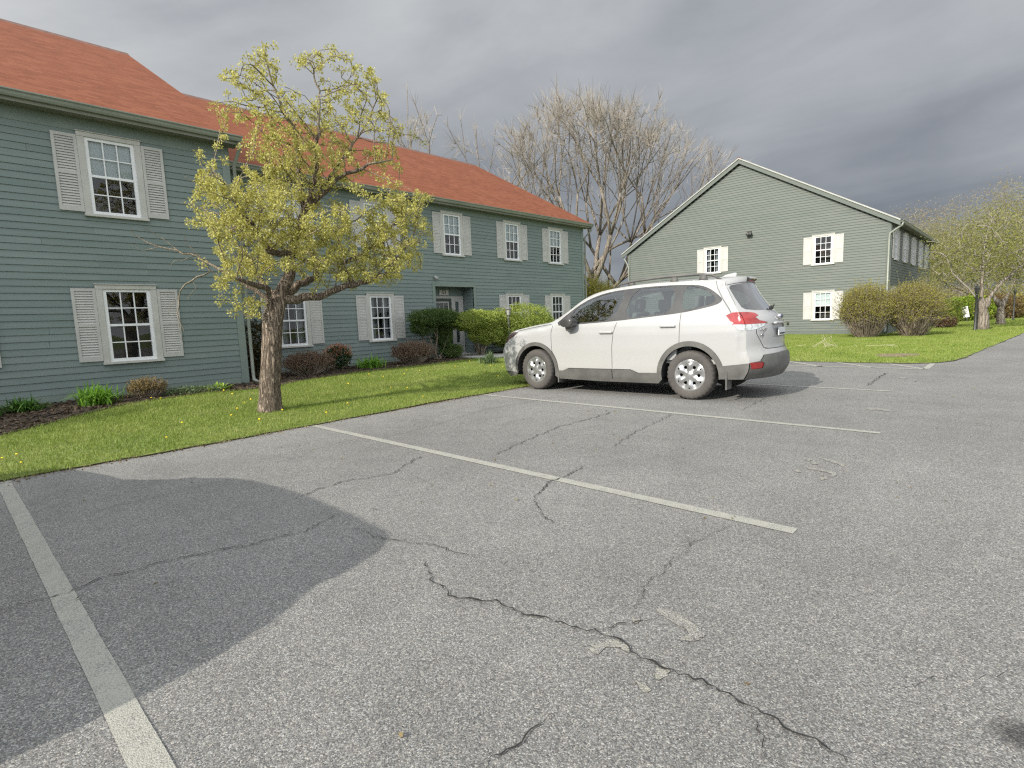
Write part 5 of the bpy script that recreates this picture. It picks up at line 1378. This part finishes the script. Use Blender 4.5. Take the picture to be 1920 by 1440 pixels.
FOR = Lf('forsythia_leaves', [(0.14, 0.13, 0.03), (0.22, 0.205, 0.04), (0.29, 0.265, 0.05), (0.20, 0.23, 0.04)], .35)
GRY = Lf('grey_green_leaves', [(0.07, 0.11, 0.045), (0.14, 0.20, 0.09), (0.22, 0.28, 0.15)], .3)
zb = .115
shrub('yew_shrub', 'dark green clipped yew with flat top left of the entrance', (10.3, 12.75, zb), [(-.1, 0, 1.24, .90, .55, .28), (.5, .1, 1.12, .45, .5, .34), (-.45, .1, .98, .40, .4, .26), (.3, .1, .7, .32, .35, .4), (.45, -.1, .22, .42, .36, .22)], 30000, .05, .016, YEW, 21, 9, .03, shell=.6, stem_mat='limb')
shrub('evergreen_shrub', 'light green evergreen shrub with drooping skirt between yew and lamp post', (11.85, 12.5, zb), [(-.15, 0, 1.08, .98, .6, .36), (.5, .1, .98, .75, .6, .42), (.15, -.1, .70, .72, .5, .36)], 36000, .05, .022, JUN, 22, 7, .03, shell=.7)
shrub('evergreen_shrub', 'domed light green evergreen shrub right of the lamp post', (13.7, 12.4, zb), [(0, 0, .90, 1.40, .85, .72), (-.75, 0, .75, .72, .65, .6), (.8, 0, .66, .85, .65, .58), (0, -.1, .45, 1.25, .7, .45)], 46000, .05, .022, JUN, 23, 7, .03, shell=.8)
twig_shrub('barberry_shrub', 'wide low brown twiggy shrub right behind the maple trunk', (5.95, 12.1, .1), 1.25, .8, .56, 420, .006, BRN, 31, (.03, .02), 9)
twig_shrub('barberry_shrub', 'rounded brown twiggy shrub below the wall left of the yew', (9.05, 12.3, zb), 1.35, .85, .62, 460, .006, BRN, 32, (.03, .02), 9)
twig_shrub('barberry_shrub', 'small russet shrub beside the daylily under the wing window', (2.45, 10.95, .1), .62, .5, .36, 200, .005, BRN2, 33, (.03, .018), 6)
shrub('leafy_shrub', 'dark shadowed shrub in the corner where the wing meets the long wall', (5.0, 12.75, .1), [(0, 0, .75, .32, .4, .55), (.05, 0, .35, .35, .4, .35)], 5000, .05, .03, Lf('shaded_shrub_leaves', [(0.03, 0.025, 0.012), (0.07, 0.06, 0.02), (0.10, 0.08, 0.03)], .2), 34, 6)
pr = shrub('pieris_shrub', 'small dark shrub tipped with pinkish new leaves', (6.95, 12.55, .1), [(0, 0, .33, .33, .3, .28)], 3000, .05, .022, DKG, 35, 6)
Rg = np.random.default_rng(36); P, D = blob_points([(0, 0, .40, .36, .33, .27)], 900, Rg, .9); okk = P[:, 2] > .36
link('new_leaves', leaf_mesh('new_leaves', P[okk], .055, .02, [PIE], Rg, D[okk] + np.array([0, 0, .8]), .5), pr, 'stuff')
strap_plant('daylily', 'bright green daylily clump under the wing window', (1.72, 10.75, .10), 190, .40, .62, DAY, 41)
strap_plant('daylily', 'green daylily clump between the pink tipped shrub and a brown shrub', (7.65, 12.2, .1), 230, .36, .85, DAY, 42)
strap_plant('hosta', 'small yellow green hosta near the wing corner', (3.6, 10.95, .11), 110, .16, .36, HOS, 43, wid=.055)
strap_plant('daffodil_clump', 'grey green daffodil clump beside the front of the car', (9.9, 10.15, .09), 170, .34, .55, GRY, 44)
shrub('groundcover_plant', 'low grey green ground cover between russet shrub and hosta', (2.98, 10.85, .10), [(0, 0, .04, .30, .2, .11), (.35, .02, .03, .3, .2, .09)], 1500, .035, .022, GRY, 45, 3, .004, cat='plant')
strap_plant('daylily', 'dark green strappy clump at the left edge of the bed', (.85, 10.95, .09), 200, .27, .55, Lf('shaded_blades', [(0.03, 0.08, 0.015), (0.06, 0.14, 0.02)], .3), 46)
strap_plant('daylily', 'second dark strappy clump nearer the left frame edge', (.45, 10.8, .09), 160, .22, .5, Lf('shaded_blades_b', [(0.03, 0.075, 0.015), (0.055, 0.12, 0.02)], .3), 47)
shrub('added_shade_shrub', 'unseen tall box shrub added out of frame to shade the left end of the lawn', (-1.55, 9.75, .06), [(0, 0, .95, .8, 1.0, .95), (0, .2, 1.6, .6, .8, .7)], 9000, .04, .026, DKG, 48, 6)  # unseen shrub, added to cast shade over the left lawn and bed
twig_shrub('forsythia_shrub', 'tall yellow green forsythia beyond the right corner of the long building', (21.7, 15.0, .05), 3.1, 2.4, 2.95, 560, .011, Lf('forsythia_bloom', [(0.22, 0.21, 0.03), (0.33, 0.32, 0.045), (0.42, 0.39, 0.06)], .4), 51, (.07, .036), 26, .4)
gf = 'twiggy forsythias by the gable building'
twig_shrub('forsythia_shrub', 'big twiggy forsythia against the gable wall right of its windows', (24.9, 4.55, .03), 2.05, 1.9, 2.08, 700, .008, FOR, 52, (.05, .028), 14, .5, gf)
twig_shrub('forsythia_shrub', 'big twiggy forsythia on the outer side of the pair', (25.75, 3.2, .03), 2.15, 1.9, 2.08, 700, .008, FOR, 53, (.05, .028), 14, .5, gf)
shrub('clipped_shrub', 'smooth clipped green shrub behind the forsythia pair', (36.0, 3.1, .02), [(0, 0, .75, .85, .85, .68)], 5000, .06, .035, Lf('clipped_leaves', [(0.10, 0.13, 0.025), (0.2, 0.24, 0.045), (0.28, 0.32, 0.07)], .3), 54, 6)
shrub('barberry_shrub', 'low dark red brown shrub under the clipped green one', (34.0, 2.95, .02), [(0, 0, .28, .66, .5, .3)], 3500, .05, .03, BRN, 55, 6)
# dead stalks standing on the right lawn
m = MB(); Rg = np.random.default_rng(61)
tw = thing('dried_stalks', 'clump of pale dead stalks on the lawn before the gable wall', 'plant', (18.75, 4.5, .03))
for i in range(10):
    a = Rg.uniform(0, 6.28); l = Rg.uniform(.12, .4); e = np.array([math.cos(a) * .12 + Rg.normal() * .12, math.sin(a) * .12 + Rg.normal() * .15, l])
    b = np.array([Rg.normal() * .12, Rg.normal() * .3, -.02]); m.tube([b, (b + e) / 2 + Rg.normal(size=3) * .03, b * .4 + e], [.005, .004, .003], 4)
for i in range(9):
    b = np.array([Rg.normal() * .3, Rg.normal() * .7, .02]); m.tube([b, b + np.array([Rg.normal() * .2, Rg.normal() * .3, .03])], [.006, .004], 4)
m.build('stalks', noisy('dry_straw', (0.38, 0.34, 0.25), (0.5, 0.45, 0.34), 9, .9), tw, kind='stuff')

# ---- trees and shrubs at the right
def leafy_tree(name, label, base, ells, stems, natt, seed, mat, ln, wd, nper, step=.35, r0=.01, rm=.2, di=3.0, group=None, bark='bare', twigr=2.2, spread=.16, base_r=None):
    Rg = np.random.default_rng(seed)
    rt = thing(name, label, 'tree', base, group=group)
    A, _ = blob_points(ells, natt, Rg, .3)
    seeds = []
    for stem in stems:
        prev = -1
        for i, p in enumerate(stem):
            if i == 0 and p[2] > 0 and seeds: prev = min(range(len(seeds)), key=lambda q: np.linalg.norm(np.array(seeds[q][0]) - np.array(p))); continue
            if i == 0: seeds.append((np.array(p, float), -1)); prev = len(seeds) - 1; continue
            a = np.array(seeds[prev][0]); b = np.array(p); mm = max(1, int(np.linalg.norm(b - a) / step))
            for q in range(1, mm + 1): seeds.append((a + (b - a) * q / mm + Rg.normal(size=3) * step * .07, prev)); prev = len(seeds) - 1
    N, par = colonize(A, seeds, di, step * 1.1, step, 60, Rg, .1)
    a, b, tips, rad = branch_meshes(N, par, r0, 2.3, .05, ('trunk', 'branches'), (MT[bark], MT['bare_twig']), rt, (8, 3), rmax=rm, seg_r={i: max(.05, base_r * (1.0 - .26 * N[i][2])) * (1.25 if N[i][2] < .15 else 1) for i in range(len(seeds)) if N[i][2] < 1.3} if base_r else None)
    idx = [i for i in range(len(seeds), len(N)) if rad[i] < r0 * twigr]
    C = np.concatenate([N[i] + Rg.normal(size=(nper, 3)) * spread for i in idx])
    link('crown', leaf_mesh('crown', C, ln, wd, [mat], Rg), rt, 'stuff')
    return rt
CRAB = Lf('crabapple_leaves', [(0.09, 0.10, 0.025), (0.17, 0.185, 0.045), (0.26, 0.27, 0.075), (0.24, 0.20, 0.10)], .35)
BUD = Lf('budding_twigs', [(0.17, 0.135, 0.08), (0.26, 0.215, 0.13), (0.33, 0.28, 0.17), (0.28, 0.27, 0.11)], .4)
BUDG = Lf('budding_green', [(0.16, 0.16, 0.055), (0.25, 0.245, 0.09), (0.33, 0.32, 0.13)], .4)
leafy_tree('crabapple_tree', 'spreading crabapple with a pale thick trunk on the right lawn', (31.2, 1.42, 0.0), [(.2, .2, 3.5, 2.2, 2.2, 1.35), (-.4, 1.2, 2.9, 1.4, 1.3, 1.0), (.8, -1.3, 3.0, 1.6, 1.5, 1.3), (.3, -.2, 4.5, 1.4, 1.3, .8)],
           [[(0, 0, -.1), (-.03, .03, .6), (-.1, .1, 1.15), (-.3, .5, 1.8), (-.5, 1.1, 2.5)], [(-.08, .05, .95), (.3, -.3, 1.7), (.6, -.9, 2.5), (.9, -1.5, 3.0)], [(-.08, .06, 1.0), (.1, .1, 2.0), (.2, .1, 3.4)]], 900, 71, CRAB, .075, .048, 17, rm=.16, step=.25, base_r=.25, spread=.22)
leafy_tree('crabapple_tree', 'smaller crabapple with grey trunk farther along the lawn', (37.6, 1.0, 0.0), [(.3, -.6, 3.2, 2.0, 2.0, 1.5), (-.3, .8, 2.8, 1.2, 1.2, 1.0)],
           [[(0, 0, -.1), (.02, .02, .9), (.2, -.3, 1.8), (.4, -.7, 3.0)], [(.02, .02, .9), (-.3, .5, 1.8), (-.4, .8, 2.6)]], 600, 72, CRAB, .085, .055, 16, rm=.14, step=.28, base_r=.19, spread=.22)
gft = 'budding trees at the back of the right lawn'
FT = [('tall tan budding tree, leftmost of the row beyond the gable building', 72, 9.0, 12.2, 4.0), ('rounded tan budding tree right of the leftmost one', 78, 6.4, 12.6, 3.6), ('green tinged budding tree in the middle of the back row', 66, 4.7, 10.6, 3.0), ('tallest tan budding tree behind the spreading crabapple', 84, 2.6, 15.5, 3.8), ('yellow green budding tree close to the right frame edge', 70, 1.0, 12.2, 3.2), ('tan budding tree at the far right end of the back row', 80, -1.8, 15.0, 3.6), ('lower budding tree filling the gap over the far lawn', 60, 6.9, 8.6, 3.0)]
protos = []
for i in range(3):
    o = leafy_tree('budding_tree', 'x', (0, 0, 0), [(0, 0, 7.2, 3.2, 3.2, 4.6), (.8, -.8, 5.0, 2.8, 2.8, 3.0), (-.9, .8, 5.6, 2.5, 2.5, 3.0)], [[(0, 0, -.2), (0, 0, 2.2), (.2, -.1, 5.0), (.1, .2, 8.0)], [(0, 0, 2.0), (-1, .8, 4.5), (-1.5, 1.2, 7)], [(0, 0, 2.4), (1, -.9, 4.6), (1.5, -1.2, 7)]],
                   900, 80 + i, (BUD, BUDG, BUD)[i], .13, .06, 34, step=.5, r0=.014, rm=.24, di=5, spread=.5)
    protos.append(o)
allk = ALLKIDS()
for i, (lb, x, y, h, wdt) in enumerate(FT):
    pi = (0, 2, 1, 0, 1, 2, 1)[i]
    first = i in (0, 1, 2)
    o = protos[pi] if first else copy_tree(protos[pi], None, allk)
    o.location = (x, y, -.1); o.rotation_euler = (0, 0, rnd.uniform(0, 6.28)); s = h / 12.0; o.scale = (wdt / 3.3, wdt / 3.3, s)
    tag(o, lb, 'tree', gft)
US = [('olive undergrowth shrub at the left end below the back row', 55, 5.6, 2.2, 2.2, BUDG), ('bright green shrub seen left of the crabapple trunk', 46, 2.75, 1.5, 1.6, Lf('fresh_green', [(0.10, 0.16, 0.02), (0.2, 0.3, 0.03), (0.36, 0.34, 0.05)], .35)), ('brown shrub right behind the crabapple trunk', 50, 1.7, 1.6, 1.7, Lf('rust_leaves', [(0.08, 0.05, 0.025), (0.15, 0.10, 0.045), (0.2, 0.16, 0.07)], .3)),
      ('green shrub between the two crabapple trunks', 56, 1.6, 2.2, 2.4, BUDG), ('yellowish shrub at the right frame edge', 52, .55, 1.5, 1.6, Lf('amber_leaves', [(0.15, 0.125, 0.03), (0.25, 0.21, 0.045), (0.32, 0.30, 0.08)], .35)), ('broad tan thicket shrub far behind the clipped shrub', 62, 4.2, 2.6, 2.6, BUD), ('tan thicket shrub at the far right', 66, -.2, 2.6, 2.8, BUD)]
for i, (lb, x, y, rx, rz, mt) in enumerate(US):
    shrub('undergrowth_shrub', lb, (x, y, 0), [(0, 0, rz * .5, rx * .7, rx, rz * .55), (.5, rx * .5, rz * .4, rx * .6, rx * .7, rz * .45)], 3600, .16, .09, mt, 90 + i, 7, .03)
# small distant house
fh = thing('house', 'small grey distant house half hidden by shrubs beyond the lawn', 'house', (64, 6.3, -.6))
m = MB(); m.box(0, -2.2, -.1, 6, 2.2, 2.7); m.add([(0, -2.2, 2.7), (0, 2.2, 2.7), (0, 0, 4.1)], [(0, 1, 2)]); m.build('wall', noisy('grey_house_paint', (0.16, 0.155, 0.15), (0.22, 0.215, 0.2), 2, .7), fh)
m = MB(); m.prism([(-2.5, 2.55), (0, 4.15), (2.5, 2.55), (2.5, 2.7), (0, 4.32), (-2.5, 2.7)], 0, -.3, 6.3); m.build('roof', MT['roof_grey'], fh)
m = MB(); m.box(-.05, .2, 1.0, .02, 1.3, 2.1); wn = m.build('window', MT['sash'], fh); m = MB(); m.quad((-.055, .28, 1.08), (-.055, 1.22, 1.08), (-.055, 1.22, 2.02), (-.055, .28, 2.02)); m.build('pane', MT['pane'], wn)

Rg = np.random.default_rng(99)
X = Rg.uniform(-1, 14, 60000); Y = Rg.uniform(8, 13.2, 60000); okb = (Y > np.interp(X, [p[0] for p in BED[:13]], [p[1] for p in BED[:13]]) - .05) & (Rg.random(60000) < .5)
C = np.stack([X, Y, np.array([lawn_z(a, b) for a, b in zip(X, Y)]) + .018 + Rg.random(60000) * .012], 1)[okb]
ax = Rg.normal(size=C.shape) * np.array([1, 1, .25]); ax /= np.linalg.norm(ax, axis=1, keepdims=True)
link('mulch_chips', leaf_mesh('mulch_chips', C, .06, .022, [Lf('bark_chips', [(0.015, 0.011, 0.008), (0.05, 0.034, 0.022), (0.10, 0.07, 0.045), (0.05, 0.06, 0.02)], 0.0)], Rg, ax, .1), None, 'stuff')
# ---- lawn grass, weeds
def in_bed(P):
    return np.array([inpoly((p[0], p[1]), bedp) for p in P])
def edge_y(x):
    ex = np.array([p[0] for p in EDGE[:9]]); ey = np.array([p[1] for p in EDGE[:9]]); return np.interp(x, ex, ey)
def blades(name, X, Y, h, wd, seed):
    Rg = np.random.default_rng(seed); N = len(X)
    Z = np.array([lawn_z(a, b) for a, b in zip(X, Y)])
    a = Rg.uniform(0, 2 * np.pi, N); H = h * Rg.uniform(.55, 1.25, N); ln = H * Rg.uniform(.1, .8, N); b = Rg.uniform(0, 2 * np.pi, N)
    V = np.empty((N, 3, 3)); c = np.stack([X, Y, Z - .005], 1); s = np.stack([np.cos(a), np.sin(a), np.zeros(N)], 1) * (wd * Rg.uniform(.6, 1.3, N) / 2)[:, None]
    V[:, 0] = c - s; V[:, 1] = c + s; V[:, 2] = c + np.stack([np.cos(b) * ln, np.sin(b) * ln, H], 1)
    return link(name, mesh_np(name, V.reshape(-1, 3), np.arange(N * 3).reshape(N, 3), [MT['grass']]), None, 'stuff')
Rg = np.random.default_rng(101)
X = Rg.uniform(-1.0, 13.3, 330000); Y = Rg.uniform(6.15, 12.2, 330000)
dl = np.hypot(X, Y); ok = (Y > edge_y(X) - .02 + .025 * np.sin(X * 2.1) * np.sin(X * .7 + 1) + np.abs(Rg.normal(size=len(X))) * .018 - .012) & (Rg.random(len(X)) < np.clip(9.5 / dl, .25, 1))
X, Y = X[ok], Y[ok]
bedx = np.array([p[0] for p in BED[:11]]); bedy = np.array([p[1] for p in BED[:11]])
ok = Y < np.interp(X, bedx, bedy) + Rg.normal(size=len(X)) * .06
blades('grass', X[ok], Y[ok], .045, .0075, 102)
X = Rg.uniform(13.6, 27.5, 150000); Y = Rg.uniform(.0, 9.5, 150000)
lim = np.interp(X, [13.6, 13.68, 13.95, 14.5, 15.4, 17.2, 22, 28], [2.7, 1.75, 1.3, 1.08, .97, .86, .5, .08])
ok = (Y > lim) & (X > 13.62)
dirtd = np.hypot((X - 15.7) / .75, (Y - 2.2) / .42); ok &= (dirtd > 1) | (Rg.random(len(X)) < .12)
blades('grass', X[ok], Y[ok], .05, .014, 103)
X = Rg.uniform(27.5, 60, 90000); Y = Rg.uniform(-2.2, 4.3, 90000); ok = Y > np.interp(X, [27, 28, 45, 120], [.15, .08, -1.2, -7]); blades('grass', X[ok], Y[ok], .06, .03, 104)
Rg = np.random.default_rng(120)
X = np.concatenate([Rg.uniform(-1, 13, 1800), Rg.uniform(.2, 12, 160)]); Y = np.concatenate([edge_y(X[:1800]) - np.abs(Rg.normal(size=1800)) * .07 + .01, Rg.uniform(.3, 6, 160)])
C = np.stack([X, Y, np.full(len(X), .012)], 1); ax = Rg.normal(size=C.shape) * np.array([1, 1, .1]); ax /= np.linalg.norm(ax, axis=1, keepdims=True)
link('leaf_litter', leaf_mesh('leaf_litter', C, .024, .012, [Lf('dry_litter', [(0.05, 0.035, 0.02), (0.14, 0.10, 0.05), (0.24, 0.20, 0.09)], .1)], Rg, ax, .1), None, 'stuff')
dm = MB(); dm.lathe([(0, .010), (.009, .009), (.0145, .004), (.016, -.002), (.004, -.005)], 9); dm.tube([(0, 0, -.06), (.005, .003, -.03), (0, 0, -.004)], .0016, 4)
dme = dm.mesh('dandelion', MT['dandelion'])
Rg = np.random.default_rng(105); cnt = 0
while cnt < 54:
    x = Rg.uniform(.2, 12.5); y = Rg.uniform(edge_y(x) + .3, np.interp(x, bedx, bedy) + .15)
    if Rg.random() > (.9 if (x < 3 or x > 6) else .5): continue
    o = link('dandelion', dme); o.location = (x, y, lawn_z(x, y) + .045); o.rotation_euler = (Rg.normal() * .3, Rg.normal() * .3, 0); q = Rg.uniform(.65, 1.0); o.scale = (q, q, q)
    tag(o, 'yellow dandelion flower open in the front lawn grass', 'flower', 'dandelions in the front lawn'); cnt += 1

# ---- lamp post, posts
lp = thing('lamp_post', 'slim garden lamp post with a lantern head in front of the entrance shrubs', 'lamp post', (12.62, 12.0, .11))
m = MB(); m.lathe([(.05, -.1), (.05, .05), (.036, .09), (.034, 1.12), (.045, 1.14), (.045, 1.17), (.02, 1.20), (.055, 1.235)], 12); m.build('post', MT['grey_metal'], lp, smooth=True)
m = MB()
for i in range(6):
    a = i * math.pi / 3; m.tube([(.055 * math.cos(a), .055 * math.sin(a), 1.235), (.095 * math.cos(a), .095 * math.sin(a), 1.42)], .006, 4)
m.lathe([(.115, 1.42), (.12, 1.43), (.06, 1.50), (.022, 1.525), (.015, 1.56), (0.0, 1.575)], 6); hd = m.build('lantern', MT['grey_metal'], lp)
m = MB(); m.lathe([(.05, 1.24), (.088, 1.415)], 6); m.build('lamp_glass', MT['lamp_glass'], hd)
po = thing('lamp_post', 'dark far post standing just left of the crabapple trunk', 'lamp post', (30.4, 1.62, 0))
m = MB(); m.lathe([(.075, -.1), (.075, .08), (.05, .12), (.045, 1.5), (.06, 1.52), (.03, 1.56)], 10); m.build('post', MT['black_metal'], po, smooth=True)
m = MB(); m.lathe([(.03, 1.56), (.07, 1.58), (.11, 1.78), (.12, 1.8), (.04, 1.9), (0, 1.95)], 6); m.build('lantern', MT['black_metal'], po)
po = thing('lamp_post', 'thin dark post far off near the right frame edge', 'lamp post', (45.5, .66, 0))
m = MB(); m.lathe([(.06, -.1), (.06, .1), (.04, .14), (.04, 1.6)], 8); m.build('post', MT['black_metal'], po, smooth=True)
m = MB(); m.lathe([(.03, 1.6), (.10, 1.82), (.03, 1.95), (0, 1.97)], 6); m.build('lantern', MT['black_metal'], po)
wb = thing('yard_sign', 'small white leaning yard sign left of the crabapple trunk', 'sign', (44.6, 2.86, 0), R(-20))
m = MB(); m.prism([(-.22, .32), (.10, .25), (.22, .92), (-.08, 1.0)], 0, -.02, .02); m.build('board', noisy('white_board', (0.62, 0.62, 0.6), (0.7, 0.7, 0.68), 5, .5), wb, bevel=.01)
m = MB(); m.tube([(.03, -.1, -.05), (.03, -.06, .3)], .015, 5); m.tube([(.03, .08, -.05), (.03, .1, .3)], .015, 5); m.build('stake', MT['grey_metal'], wb)
